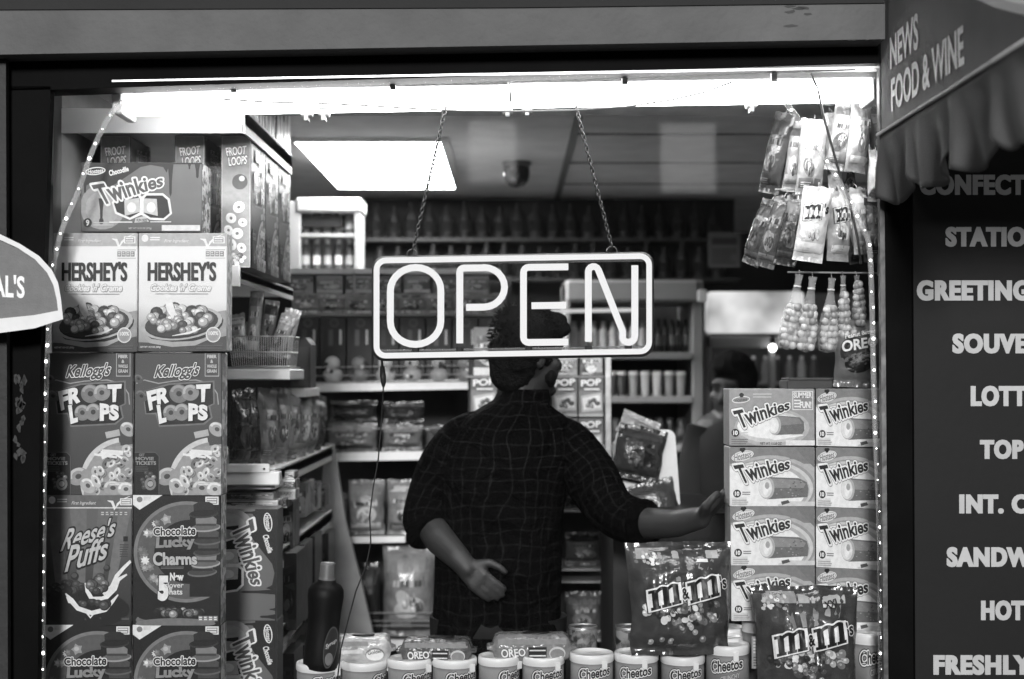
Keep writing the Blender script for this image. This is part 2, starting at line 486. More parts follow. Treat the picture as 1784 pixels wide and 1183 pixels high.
# panel with white lettering beside the window
pn = thing('lettered_panel', 'dark panel with white capital lettering beside the window', 'sign panel', (0, 0, 0))
mb = MB(); Yp = -.045
mb.prism([P(1590, 200, Yp), P(2300, 200, Yp), P(2300, 1400, Yp), P(1596, 1400, Yp)], (0, .06, 0), matte('panel_dark_paint', .010, .6, .14, 3, .04, spec=.2))
mb.build('board', pn)
LET = matte('white_vinyl_lettering', .44, .6, .1, 12)
class Flat:      # lettering on the facade plane
    pass
def facade_text(s, x0, y0, x1, y1, Y, parent, m, bold=.05, name='lettering'):
    bv, bf = tmesh(s, bold, 1.13)
    a0, a1 = min(p[0] for p in bv), max(p[0] for p in bv); b0, b1 = min(p[1] for p in bv), max(p[1] for p in bv)
    mb = MB(); vs = [P(x0 + (p[0] - a0) / (a1 - a0) * (x1 - x0), y1 - (p[1] - b0) / (b1 - b0) * (y1 - y0), Y) for p in bv]
    mb.add(vs, bf, m)
    for k, dx in enumerate((-.9, .9)): mb.add([v + Vector((dx * S(Y), -.00012 * (k + 1), 0)) for v in vs], bf, m)
    return mb.build(name, parent)
for s_, x0, y0, x1, y1 in (('CONFECT', 1603, 304, 1786, 340), ('STATIO', 1648, 395, 1787, 430), ('GREETING', 1598, 488, 1793, 524),
        ('SOUVE', 1660, 581, 1789, 616), ('LOTT', 1692, 672, 1788, 708), ('TOP', 1708, 766, 1783, 800), ('INT. C', 1672, 861, 1790, 895),
        ('SANDW', 1650, 953, 1797, 988), ('HOT', 1710, 1046, 1784, 1081), ('FRESHLY', 1627, 1141, 1797, 1176)):
    facade_text(s_, x0, y0, x1, y1, Yp - .0015, pn, LET)

# opposite side of the street, seen only as the dark in the glass
ob = thing('street_building', 'dark brick building across the street with a few lit panes added for reflections', 'building', (0, -26, 0))
mb = MB(); mb.box(-40, 40, -6, 0, 0, 7.2, matte('far_brick', .03, .9, .3, 6)); mb.build('wall', ob)
mb = MB(); mb.box(-40.2, 40.2, -6.2, .15, 7.2, 7.5, matte('far_cornice', .05, .8)); mb.build('cornice', ob)
for x, z, w_, h_, lit in ((-.4, 5.4, .95, 1.25, 1), (3.6, 5.2, 1.1, 1.4, 1), (-6.2, 5.2, 1.1, 1.4, 0), (6.6, 5.2, 1.1, 1.4, 0), (-3.2, 5.2, 1.1, 1.4, 0), (-9.5, 4.9, 1.1, 1.4, 2)):  # lit panes are added out of view to put faint reflections in the glass
    mb = MB(); mb.box(x - w_ / 2 - .08, x + w_ / 2 + .08, .0, .1, z - .08, z + h_ + .08, matte('far_window_frame', .3)); f_ = mb.build('window', ob)
    mb = MB(); mb.box(x - w_ / 2, x + w_ / 2, .1, .12, z, z + h_, emis('added_lit_pane_%d' % lit, (0, 3.2, 1.6)[lit]) if lit else matte('far_pane_dark', .02, .2)); mb.build('pane', f_)

# ------------------------------------------------------------------ awning at the right, canopy corner at the left
aw = thing('window_awning', 'dark fabric awning lettered in white with a scalloped valance', 'awning', (0.80, -.03, 2.06))
def canvas(v, tr_):
    def bld(t, b):
        mottled(t, b, v, .14, 14, .25, 300); setp(b, rough=.9, spec=.2)
        tl_ = N(t, 'ShaderNodeBsdfTranslucent'); tl_.inputs[0].default_value = (.75, .75, .75, 1); mx = N(t, 'ShaderNodeMixShader'); mx.inputs[0].default_value = tr_
        t.links.new(b.outputs[0], mx.inputs[1]); t.links.new(tl_.outputs[0], mx.inputs[2]); t.links.new(mx.outputs[0], t.nodes['Material Output'].inputs[0])
    return bld
AWN = mat('awning_canvas', canvas(.25, .32))
mb = MB()
prof = [(0, 0), (-.95, 0), (-.95, .02), (-.878, .038), (-.76, .079), (-.616, .138), (-.45, .21), (-.25, .31), (0, .42)]
mb.prism([(0, y, z) for y, z in prof], (.008, 0, 0), AWN); mb.build('side_panel', aw)
mb = MB(); TOPM = mat('awning_top_pale', canvas(.6, .55))
top = prof[2:]
vs = []; 
for y, z in top: vs += [(-.012, y, z + .004), (1.6, y, z + .004), (1.6, y, z + .02), (-.012, y, z + .02)]
fs = []
for i in range(len(top) - 1):
    for j in range(4): fs.append((i * 4 + j, i * 4 + (j + 1) % 4, i * 4 + 4 + (j + 1) % 4, i * 4 + 4 + j))
fs += [(0, 1, 2, 3), tuple(range(len(vs) - 4, len(vs)))]
mb.add(vs, fs, TOPM); mb.build('top_sheet', aw)
mb = MB(); mb.tube([(-.008, 0, 0), (-.008, -.5, -.002), (-.008, -.95, 0)], .0045, matte('awning_piping', .34, .6), 8); mb.build('piping', aw)
mb = MB(); vs = []; fs = []; nx, nz_ = 120, 12
for i in range(nx + 1):
    s_ = i / nx * .95
    ph = s_ / .25
    dep = .10 + .055 * abs(math.sin(math.pi * ph + .5)) ** .75 + .012 * noise.noise(Vector((ph * 5, 1, 8)))
    for j in range(nz_ + 1):
        t = j / nz_
        off = -.003 + (.012 - .013 * math.sin(ph * 6.3 + .9 * t + .4) - .009 * math.sin(ph * 15.1 + 1.7 - .8 * t) - .012 * noise.noise(Vector((ph * 2.6, t, 3)))) * t ** .8
        vs.append((off, -s_, -.004 - dep * t))
for i in range(nx):
    for j in range(nz_): q = nz_ + 1; fs.append((i * q + j, (i + 1) * q + j, (i + 1) * q + j + 1, i * q + j + 1))
mb.add(vs, fs, mat('valance_canvas', canvas(.13, .10)), True); o = mb.build('valance', aw)
md = o.modifiers.new('t', 'SOLIDIFY'); md.thickness = .002
mb = MB(); vs = []; fs = []
for i in range(81):
    s_ = i / 80 * 1.6
    dep = .022 + .01 * abs(math.sin(s_ * 20))
    for j in range(5): vs.append((s_, -.952 - .01 * math.sin(s_ * 25) * j / 4, -dep * j / 4))
for i in range(80):
    for j in range(4): fs.append((i * 5 + j, (i + 1) * 5 + j, (i + 1) * 5 + j + 1, i * 5 + j + 1))
mb.add(vs, fs, AWN, True); mb.build('front_valance', aw)
AWL = matte('awning_white_print', .82, .7, .12, 60, .2, 300)
def awn_text(s_, quad):
    """quad of photo pixels tl,tr,br,bl read back onto the awning's side (the plane x = const)"""
    bv, bf = tmesh(s_, .03); a0, a1 = min(p[0] for p in bv), max(p[0] for p in bv); b0, b1 = min(p[1] for p in bv), max(p[1] for p in bv)
    def W(px, py):
        u, v = (px - 892) / F, (591.5 - py) / F; d = Vector((u, _cp - v * _sp, _sp + v * _cp)); X = .7975
        p = CAM + d * (X / d.x); return (p.y + .03, p.z - 2.06)
    q = [W(*p) for p in quad]
    mb = MB(); vs = []
    for x, y in bv:
        u, v = (x - a0) / (a1 - a0), (y - b0) / (b1 - b0)
        t = [q[0][i] + (q[1][i] - q[0][i]) * u for i in (0, 1)]; b = [q[3][i] + (q[2][i] - q[3][i]) * u for i in (0, 1)]
        vs.append((-.0025, b[0] + (t[0] - b[0]) * v, b[1] + (t[1] - b[1]) * v))
    mb.add(vs, bf, AWL); mb.build('lettering', aw)
awn_text('NEWS', [(1550, 66), (1599, 20), (1600, 84), (1551, 122)])
awn_text('FOOD & WINE', [(1552, 138), (1678, 42), (1680, 112), (1553, 196)])

cn = thing('canopy', 'grey canopy corner with a thick white trim and lettering in the left foreground', 'canopy', P(-60, 600, -.13))
base = P(-60, 600, -.13); Yc = -.13
def cp(px, py, dy=0): return P(px, py, Yc + dy) - base
out = [(-300, 330), (0, 408), (35, 425), (68, 446), (90, 470), (101, 492), (106, 520), (110, 556), (60, 572), (0, 580), (-300, 590)]
inn = [(-300, 338), (-4, 416), (31, 432), (61, 452), (82, 475), (93, 497), (99, 523), (101, 541), (60, 549), (0, 555), (-300, 563)]
mb = MB(); mb.prism([cp(*p) for p in inn], (0, .03, 0), matte('canopy_cloth', .16, .8, .1, 50, .25, 250)); mb.build('cloth', cn)
mb = MB(); n = len(out)
vs = [cp(*p, -.006) for p in out] + [cp(*p, -.006) for p in inn] + [cp(*p, .036) for p in out] + [cp(*p, .036) for p in inn]
fs = []
for i in range(n):
    j = (i + 1) % n
    fs += [(i, j, n + j, n + i), (2 * n + i, 3 * n + i, 3 * n + j, 2 * n + j), (i, 2 * n + i, 2 * n + j, j), (n + i, n + j, 3 * n + j, 3 * n + i)]
mb.add(vs, fs, matte('canopy_trim_white', .66, .6, .06, 20, .1)); mb.build('trim', cn)
bv, bf = tmesh("AL'S", .03); a0, a1 = min(p[0] for p in bv), max(p[0] for p in bv); b1 = max(p[1] for p in bv)
mb = MB(); mb.add([cp(-14 + (p[0] - a0) / (a1 - a0) * 57, 515 - p[1] / b1 * 38 + (p[0] - a0) / (a1 - a0) * 3, -.0012) for p in bv], bf, AWL); mb.build('lettering', cn)
mb = MB(); mb.tube([cp(-150, 345, .015), cp(-150, 345, .015) + Vector((0, 0, 2.2))], .012, GREYM); mb.tube([cp(-280, 350, .015), cp(-280, 350, .015) + Vector((0, 0, 2.2))], .012, GREYM); mb.build('hanger', cn)

# ------------------------------------------------------------------ lamps of the place
def fluoro(px0, px1, py, lab, ends, hang_):
    Y = .085; a = P(px0, py, Y); b = P(px1, py - (px1 - px0) * .017, Y); L_ = (b - a).length
    t = thing('fluorescent_light', lab, 'light fitting', a, 'strip lights along the window top', (0, -math.atan2(b.z - a.z, b.x - a.x), 0))
    mb = MB(); mb.box(0, L_, -.03, .06, .022, .05, WHITE, .004); mb.build('housing', t)
    for y in (-.022, .05):
        mb = MB(); mb.tube([(.004, y, 0), (L_ - .001, y, 0)], .015, emis('lit_tube', TUBE), 12); mb.build('tube', t)
    for x in ends(L_):
        mb = MB(); mb.box(x, x + .022, -.045, .075, -.026, .022, matte('lamp_socket_white', .8, .4), .003); mb.build('socket', t)
    for x in hang_:
        xx = (PX(x, Y) - a.x); mb = MB(); mb.box(xx - .012, xx + .012, -.03, .0, -.036, -.012, matte('lamp_socket_white', .8, .4), .003); mb.box(xx - .005, xx + .004, -.032, -.004, -.046, -.034, matte('lamp_socket_white', .8, .4)); mb.build('end_cap', t)
    for x in (L_ * .3, L_ * .7):
        mb = MB(); mb.box(x, x + .012, -.052, .092, .015, .064, matte('lamp_clip', .6, .4)); mb.build('clip', t)
fluoro(205, 888, 184, 'lit strip light over the cereal boxes and snack shelves', lambda L_: (.0,), (535, 565, 884))
fluoro(889, 1530, 170, 'lit strip light over the hanging bags and cake cartons', lambda L_: (L_ - .024,), (918, 1308))

tl = thing('ceiling_light', 'bright square panel light set in the shop ceiling', 'ceiling light', (0, 0, CEIL))
pa, pb = PX(512, 1.84), PX(757, 1.84)
mb = MB(); mb.box(pa, pb + .02, 1.84, 3.1, -.012, -.003, emis('lit_diffuser', PANEL)); mb.build('diffuser', tl)
mb = MB()
for bx in ((pa - .03, pa, 1.81, 3.13), (pb + .02, pb + .05, 1.81, 3.13), (pa, pb + .02, 1.81, 1.84), (pa, pb + .02, 3.1, 3.13)): mb.box(*bx, -.016, -.002, WHITE)
mb.build('frame', tl)

dm = P(900, 322, 2.4)
t = thing('security_camera', 'dark dome camera hanging below the ceiling', 'camera', (dm.x, dm.y, CEIL))
mb = MB(); mb.lathe([(.055, -.001), (.058, -.014), (.05, -.02)], (0, 0, 0), matte('dome_base', .05, .4)); mb.build('base', t)
mb = MB(); mb.lathe([(.05, -.02), (.052, -.05), (.045, -.075), (.03, -.093), (.008, -.1)], (0, 0, 0), matte('dome_smoked', .012, .12, .1, 9, 0)); mb.build('dome', t)

# OPEN sign
SY = .06
sg = thing('neon_sign', 'lit white neon sign reading OPEN in a rounded frame', 'neon sign', P(893, 620, SY))
o0 = P(893, 620, SY)
def q(px, py, dy=0): return P(px, py, SY + dy) - o0
def rr(x0, y0, x1, y1, r, sl=-.0165, n=7):
    ps = []
    for cx, cy, a0 in ((x1 - r, y0 + r, -90), (x1 - r, y1 - r, 0), (x0 + r, y1 - r, 90), (x0 + r, y0 + r, 180)):
        for k in range(n): a = R(a0 + 90 * k / (n - 1)); ps.append((cx + r * math.cos(a), cy + r * math.sin(a)))
    return [(x, y + (x - 893) * sl) for x, y in ps]
NE = emis('lit_neon', NEON)
mb = MB(); mb.tube([q(*p) for p in rr(656, 450, 1131, 616, 16)], .0065, NE, 10, True); mb.build('frame_tube', sg)
mb = MB(); mb.tube([q(*p, .012) for p in rr(654, 448.5, 1133, 619, 16)], .0085, DARKPL, 8, True); mb.build('backing_rim', sg)
sl = lambda pts: [q(x, y + (x - 893) * -.012) for x, y in pts]
def arc(cx, cy, rx, ry, a0, a1, n=14): return [(cx + rx * math.cos(R(a0 + (a1 - a0) * k / n)), cy + ry * math.sin(R(a0 + (a1 - a0) * k / n))) for k in range(n + 1)]
TR = .0078
Ol = arc(724, 504, 44, 40, 180, 360) + arc(724, 558, 44, 40, 0, 180)
mb = MB(); mb.tube(sl(Ol), TR, NE, 10, True); mb.build('letter_tube', sg)
Pl = [(801, 597), (801, 530), (801, 478)] + arc(808, 473, 7, 7, 180, 270, 4) + [(840, 466)] + arc(843, 500, 36, 34.5, -90, 90, 12) + [(830, 534.5), (812, 534.5)]
mb = MB(); mb.tube(sl(Pl), TR, NE, 10); mb.build('letter_tube', sg)
El = [(990, 466)] + [(930, 466)] + arc(921, 475, 9, 9, 270, 180, 4) + [(912, 530)] + arc(921, 588, 9, 9, 180, 90, 4) + [(990, 597)]
mb = MB(); mb.tube(sl(El), TR, NE, 10); mb.tube(sl([(926, 533), (986, 533)]), TR, NE, 10); mb.build('letter_tube', sg)
Nl = [(1025, 597), (1025, 530), (1025, 478)] + arc(1034, 475, 9, 9, 180, 340, 6) + [(1085, 580)] + arc(1095, 588, 11, 11, 160, 0, 6) + [(1106, 530), (1106, 465)]
mb = MB(); mb.tube(sl(Nl), TR, NE, 10); mb.build('letter_tube', sg)
mb = MB()
for y in (457, 608): mb.tube([q(x, y + (x - 893) * -.015, .011) for x in (660, 1126)], .003, clear_plastic('clear_acrylic', .5, .25, .05), 6)
for x in (724, 801, 921, 1025, 1095): mb.tube([q(x, 604 - (x - 893) * .012, .008), q(x, 612 - (x - 893) * .015, .008)], .008, DARKPL, 8)
mb.build('mounting_rails', sg)
for x in (718, 1066):
    mb = MB(); mb.tube([q(x + 9 * math.cos(a), 441 - (x - 893) * .015 + 9 * math.sin(a), .01) for a in [k * .5236 for k in range(12)]], .0016, DARKPL, 6, True); mb.build('hanging_ring', sg)
def chain(x0, y0, x1, y1, lab, n, tw):
    a, b = P(x0, y0, .07), P(x1, y1, .07); mb = MB()
    CH = matte('chain_dark_steel', .015, .4, .2, 30); d = (b - a) / n; ax = d.normalized(); s1 = ax.cross(Vector((0, 1, 0))).normalized(); s2 = ax.cross(s1)
    for k in range(n):
        c = a + d * (k + .5); ang = tw * k + (1.57 if k % 2 else 0); sd = s1 * math.cos(ang) + s2 * math.sin(ang); hl = d.length * .68; wd = d.length * .36
        ring = [c + ax * (hl * math.sin(t)) + sd * (wd * math.cos(t)) for t in [j * 6.2832 / 12 for j in range(12)]]
        mb.tube(ring, .0019, CH, 6, True)
    for v in mb.v: v -= b
    solo(mb, 'hanging_chain', lab, 'chain', b, 'chains holding the neon sign')
chain(778, 180, 720, 434, 'thin dark chain slanting to the sign corner above the O', 36, .1)
chain(1002, 180, 1066, 430, 'twisted thicker dark chain reaching the sign corner above the N', 38, .5)
# cable of the sign
mb = MB(); pts = [P(x, y, .075) for x, y in ((665, 622), (666, 640))]
mb.tube(pts, .003, DARKPL, 6)
cb = [(668, 672), (664, 740), (659, 800), (650, 850), (644, 900), (646, 945), (638, 985), (620, 1030), (608, 1075), (594, 1130), (586, 1200)]
mb.tube([P(x, y, .075) for x, y in cb], .0017, DARKPL, 6)
mb.tube([P(666, 638, .075), P(667, 655, .075), P(668, 666, .075), P(668, 674, .075)], [.005, .007, .006, .003], DARKPL, 8)
for v in mb.v: v -= o0
mb.build('power_cable', sg)
# thin wire under the tubes, black cable and rod at the right
mb = MB(); pts = [P(x, y, .03) for x, y in ((375, 172), (470, 178), (560, 180), (640, 184), (720, 189), (800, 193), (900, 194), (1000, 192), (1090, 186), (1170, 174), (1230, 160), (1275, 143))]
b0 = pts[0].copy(); mb.tube([p - b0 for p in pts], .0022, matte('pale_wire', .35, .5), 6); solo(mb, 'slack_wire', 'thin pale wire drooping in front of the strip lights', 'wire', b0)
mb = MB(); pts = [P(x, y, .05) for x, y in ((1412, 128), (1425, 155), (1434, 200), (1448, 250), (1462, 300), (1480, 350), (1495, 420), (1500, 460))]
b0 = pts[0].copy(); mb.tube([p - b0 for p in pts], .0028, DARKPL, 6); solo(mb, 'black_cable', 'black cable hanging down across the bags at the right', 'cable', b0)

# rope light round the window
def rope(pts, lab, step):
    Y = .035; w_ = [P(x, y, Y) for x, y in pts]; b0 = w_[-1].copy()
    # smooth the run
    for _ in range(2):
        n_ = [w_[0]]
        for i in range(len(w_) - 1): n_ += [w_[i] * .75 + w_[i + 1] * .25, w_[i] * .25 + w_[i + 1] * .75]
        w_ = n_ + [w_[-1]]
    t = thing('rope_light', lab, 'rope light', b0)
    mb = MB(); mb.tube([p - b0 for p in w_], .0062, clear_plastic('rope_tube_clear', .22, .75, .1), 8); mb.build('tube', t)
    mbb = MB(); mbb.ball((0, 0, 0), .0028, emis('lit_led', 9), 8); me = None; acc = 0; last = w_[0]; rn = random.Random(len(pts))
    for i in range(1, len(w_)):
        seg = (w_[i] - w_[i - 1]).length; d = 0
        while acc + (seg - d) >= step:
            d += step - acc; acc = 0; p = w_[i - 1].lerp(w_[i], d / seg)
            if me is None: o = mbb.build('led_bulb', t, p - b0 + Vector((0, -.004, 0))); me = o.data
            else:
                o = bpy.data.objects.new('led_bulb', me); C.objects.link(o); o.parent = t
                o.location = p - b0 + Vector((rn.uniform(-.002, .002), -.005, 0)); k = rn.uniform(.45, 1.35); o.scale = (k, k, k)
        acc += seg - d
rope([(262, 162), (235, 166), (212, 176), (188, 205), (160, 262), (138, 330), (118, 375), (104, 408), (90, 480), (84, 560), (81, 640), (78, 760), (76, 900), (75, 1050), (75, 1240)], 'clear rope light running down the left edge of the window', .0355)
rope([(1345, 150), (1375, 185), (1420, 250), (1450, 295), (1478, 345), (1504, 398), (1516, 425), (1519, 520), (1522, 660), (1525, 760), (1530, 860), (1533, 940), (1534, 1060), (1535, 1240)], 'clear rope light slanting through the hanging bags and down the right edge', .0345)

# ------------------------------------------------------------------ printed cartons
def carton(name, label, cat, size, loc, rot, body, rc, pic, let, group=None, side=None, step=.00001, L=.72):
    w_, d_, h_ = size
    t = thing(name, label, cat, loc, group, rot)
    mb = MB(); mb.box(-w_ / 2, w_ / 2, -d_ / 2, d_ / 2, 0, h_, body, .0018)
    if side: mb.prism([(w_ / 2 + .0004, -d_ / 2 + .002, .002), (w_ / 2 + .0004, d_ / 2 - .002, .002), (w_ / 2 + .0004, d_ / 2 - .002, h_ - .002), (w_ / 2 + .0004, -d_ / 2 + .002, h_ - .002)], (.0002, 0, 0), side)
    mb.build('carton', t)
    mb = MB(); a = Art(mb, rc, w_, h_, -d_ / 2, step=step, L=L); pic(a); mb.build('front_print', t)
    mb = MB(); b = Art(mb, rc, w_, h_, -d_ / 2, step=step, L=L); b.k = a.k; let(b); mb.build('lettering', t)
    return t
def front(rc, Y, d=.06):
    x0, y0, x1, y1 = rc; s = S(Y)
    return ((x1 - x0) * s - .0012, d, (y1 - y0) * s - .0008), P((x0 + x1) / 2, y1, Y) + Vector((0, d / 2, 0))
def place(o, rc, Y, d, label, group=None, size=None):
    sz, loc = front(rc, Y, d)
    return copy_tree(o, loc, label, group=group, scale=(sz[0] / size[0], 1, sz[2] / size[2]) if size else None)
def top_band(a, y0, g):
    x0 = a.rc[0]
    a.ell(x0 + 11, y0 + 9, 6, 6.5, 215); a.lines(x0 + 20, y0 + 6, x0 + 38, y0 + 14, 2, g * 1.35)
    a.stroke([(x0 + 108, y0 + 10), (x0 + 116, y0 + 12), (x0 + 121, y0 + 24), (x0 + 126, y0 + 16), (x0 + 134, y0 + 8), (x0 + 148, y0 + 2)], [1, 5, 6, 4, 2.5, .5], 232)
    a.rect(x0 + 130, y0 + 6, x0 + 151, y0 + 18, 220); a.rect(x0 + 132, y0 + 7.5, x0 + 149, y0 + 16.5, 130); a.lines(x0 + 133, y0 + 8, x0 + 148, y0 + 16, 2, 215)
def first_ing(b, y0, g): b.text('First Ingredient', b.rc[0] + 46, y0 + 11, b.rc[0] + 88, y0 + 18.5, g, .02, shear=.3)
def facts(a, x, y, n, g, g2, w_=8):
    for k in range(n): a.rect(x + k * (w_ + 1.2), y, x + k * (w_ + 1.2) + w_, y + 9, g); a.lines(x + k * (w_ + 1.2) + 1, y + 1, x + k * (w_ + 1.2) + w_ - 1, y + 8, 2, g2, k)

# -- pale box: cookies and cream balls
RA = (240, 405, 395, 612)
def pic_a(a):
    a.rect(240, 405, 395, 428, 150); a.rect(240, 428, 395, 429.5, 215); top_band(a, 405, 150)
    a.poly([(395, 540), (395, 612), (240, 612), (240, 600), (300, 592), (340, 560), (366, 545)], 128)
    a.poly([(395, 585), (395, 612), (240, 612), (240, 596), (320, 600), (372, 590)], 60)
    a.rect(358, 434, 392, 435, 110); facts(a, 358, 437, 4, 105, 190, 7); a.rect(358, 448.5, 392, 449.5, 140)
    a.ell(318, 566, 72, 31, 34, -7); a.ring(316, 563, 72, 29, .1, 150, -7); a.ell(316, 562, 64, 24, 50, -7)
    a.balls(315, 553, 52, 18, 46, 9.5, [60, 120, 150, 45, 175, 140], 3)
    a.poly([(285, 508), (297, 515), (306, 545), (301, 556), (290, 540)], 205); a.poly([(288, 512), (294, 516), (301, 545), (297, 548)], 235)
    a.stroke([(246, 578), (262, 594), (300, 600), (340, 598), (368, 588)], [3, 8, 9, 8, 3], 140)
    a.balls(312, 572, 46, 4, 7, 8.5, [150, 120, 180], 8)
    a.stroke([(300, 585), (330, 580), (350, 572)], [1, 4, 2], 215)
    a.ell(372, 583, 13, 13.5, 150); a.ring(372, 583, 13, 13.5, .1, 215); a.ell(372, 583, 10, 10.5, 128)
    a.lines(342, 600, 390, 609, 2, 75)
def let_a(b):
    first_ing(b, 405, 225)
    b.text("HERSHEY'S", 257, 455, 376, 489, 16, .02, xb=.03)
    b.text("Cookies 'n' Creme", 262, 494, 368, 507, 238, .03, [(.06, 135)], shear=.25)
    b.lines(270, 510, 366, 513, 1, 150)
    b.text('100%', 364, 577, 381, 584, 230, .03); b.text('NET WT 10.9 OZ (309g)', 244, 603, 280, 607, 190, .02)
GA = grad([(0, 120), (.22, 150), (.4, 195), (.75, 208), (1, 205)], .27)
sz, loc = front(RA, .12, .06)
boxA = carton('cereal_box', 'pale cereal box with black capitals, the fully visible right one', 'cereal box', sz, loc, (0, 0, 0), GA, RA, pic_a, let_a,
              'cereal boxes stacked at the left of the window', side=busy(3, 150, 225, 60))
place(boxA, (91, 405, 239, 613), .12, .06, 'pale cereal box with black capitals, half hidden behind the canopy corner', size=sz)

# -- dark box: fruit rings
RB = (233, 615, 386, 863)
def pic_b(a):
    a.rect(356, 612.5, 381, 656, 150); a.rect(357, 614, 380, 654.5, 66)
    a.stroke([(236, 668), (250, 662), (275, 668), (300, 664), (340, 662), (366, 668), (378, 686), (380, 705)], 2, 130)
    a.poly([(247, 682), (292, 668), (373, 663), (374, 704), (366, 708), (370, 728), (356, 740), (320, 742), (276, 744), (270, 722), (252, 722)], 95)
    a.poly([(249, 684), (293, 671), (370, 666), (371, 703), (362, 707), (367, 727), (354, 737), (320, 739), (278, 741), (272, 719), (254, 720)], 30)
    a.loop(311, 686, 17, 100, 20, .95); a.loop(331, 684, 15, 118, -10, .95); a.loop(297, 719, 14, 108, 0, 1); a.loop(316, 718, 14.5, 112, 15, 1.05)
    for x, y, r, g in ((245, 690, 12, 70), (378, 748, 15, 140), (240, 660, 9, 72)): a.loop(x, y, r, g, 30)
    a.poly([(337, 753), (362, 748), (364, 759), (340, 764)], 150)
    a.ell(372, 838, 78, 76, 175, 0, 40, 128, 262); a.ell(374, 840, 72, 70, 120, 0, 40, 128, 262)
    rn = random.Random(5)
    a.poly([(386, 774), (386, 863), (300, 863), (303, 820), (318, 795), (345, 779)], 130)
    for k in range(46):
        x, y = rn.uniform(308, 382), rn.uniform(782, 858)
        if (x - 386) ** 2 / 76 ** 2 + (y - 850) ** 2 / 74 ** 2 < 1: a.loop(x, y, rn.uniform(7, 10), rn.choice([95, 130, 160, 115, 175]), rn.uniform(0, 180), rn.uniform(.6, .95))
    for k in range(9): a.stroke([(rn.uniform(318, 370), rn.uniform(782, 800)) for _ in (0, 1)], 4, 205)
    a.loop(291, 830, 19, 128, -20, .8); a.loop(308, 846, 15, 150, 40, .8); a.loop(352, 850, 17, 135, 5, .75); a.loop(375, 852, 15, 160, 0, .8); a.loop(322, 838, 13, 170, 60, .55)
    a.poly([(234, 788), (270, 788), (277, 795), (277, 862), (234, 862)], 26); a.stroke([(234, 788), (270, 788), (277, 795), (277, 862)], 1.3, 80)
    a.balls(256, 838, 15, 15, 12, 5, [45, 85, 60, 120], 4)
    a.ring(262, 843, 10, 11, .4, 110); a.ell(262, 843, 5, 5, 140)
def let_b(b):
    b.text("Kellogg's", 270, 634, 346, 662, 62, .03, [(.05, 215), (.085, 30)], shear=.35, rot=-3)
    for i, s_ in enumerate(('FIBER', '&', 'WHOLE', 'GRAIN')): b.text(s_, 360 if s_ != '&' else 366, 618 + i * 8.5, 377 if s_ != '&' else 371, 624 + i * 8.5, 165, .04)
    b.text('FR', 0, 0, 1, 1, 235, .05, [(.03, 18)], quad=[(254, 682), (296, 672), (294, 700), (260, 716)])
    b.text('T', 0, 0, 1, 1, 238, .06, [(.03, 18)], quad=[(341, 670), (367, 669), (363, 700), (344, 701)])
    b.text('L', 0, 0, 1, 1, 238, .06, [(.03, 18)], quad=[(272, 706), (288, 704), (290, 735), (277, 739)])
    b.text('PS', 0, 0, 1, 1, 238, .06, [(.03, 18)], quad=[(328, 702), (362, 706), (362, 732), (328, 734)])
    b.text('GET', 242, 790, 252, 795, 110, .04); b.text('MOVIE', 236, 796, 268, 802, 120, .04); b.text('TICKETS', 236, 803.5, 272, 810, 125, .04)
    b.lines(236, 812, 262, 822, 4, 70, 3); b.lines(346, 840, 380, 846, 2, 220, 2)
sz, loc = front(RB, .12, .06)
GB = grad([(0, 55), (.3, 60), (.6, 70), (1, 62)], .32)
boxB = carton('cereal_box', 'dark cereal box with white block letters and cereal rings, right one of the second row', 'cereal box', sz, loc, (0, 0, 0), GB, RB, pic_b, let_b,
              'cereal boxes stacked at the left of the window', side=busy(5, 110, 205, 60))
def narrow_side():
    w_, d_, h_ = sz
    mb = MB(); a = Art(mb, (0, 0, 60, 240), d_ - .002, h_, -w_ / 2, step=.00004)
    a.rect(0, 0, 60, 240, 150); a.rect(2, 2, 58, 238, 118)
    for x, y, r_, q_ in ((20, 150, 11, 20), (36, 130, 12, -20), (15, 172, 10, 40), (33, 178, 12, 0), (22, 198, 11, 60), (44, 158, 9, 10), (42, 204, 10, 30)): a.loop(x, y, r_, 190, q_, .85)
    a.ell(38, 84, 16, 14, 60); a.ell(42, 78, 6, 5, 170); a.balls(28, 226, 26, 8, 16, 6, [80, 160, 200], 4)
    a.text('FROOT', 0, 0, 1, 1, 225, .03, [(.06, 60)], quad=[(8, 22), (52, 18), (50, 34), (12, 38)]); a.text('LOOPS', 0, 0, 1, 1, 225, .03, [(.06, 60)], quad=[(14, 40), (54, 36), (52, 52), (16, 56)])
    for v in mb.v: v.x, v.y = v.y, -v.x
    return mb
narrow_side().build('side_print', boxB)
place(boxB, (79, 615, 231, 863), .12, .06, 'dark cereal box with white block letters and cereal rings, left one of the second row', size=sz)

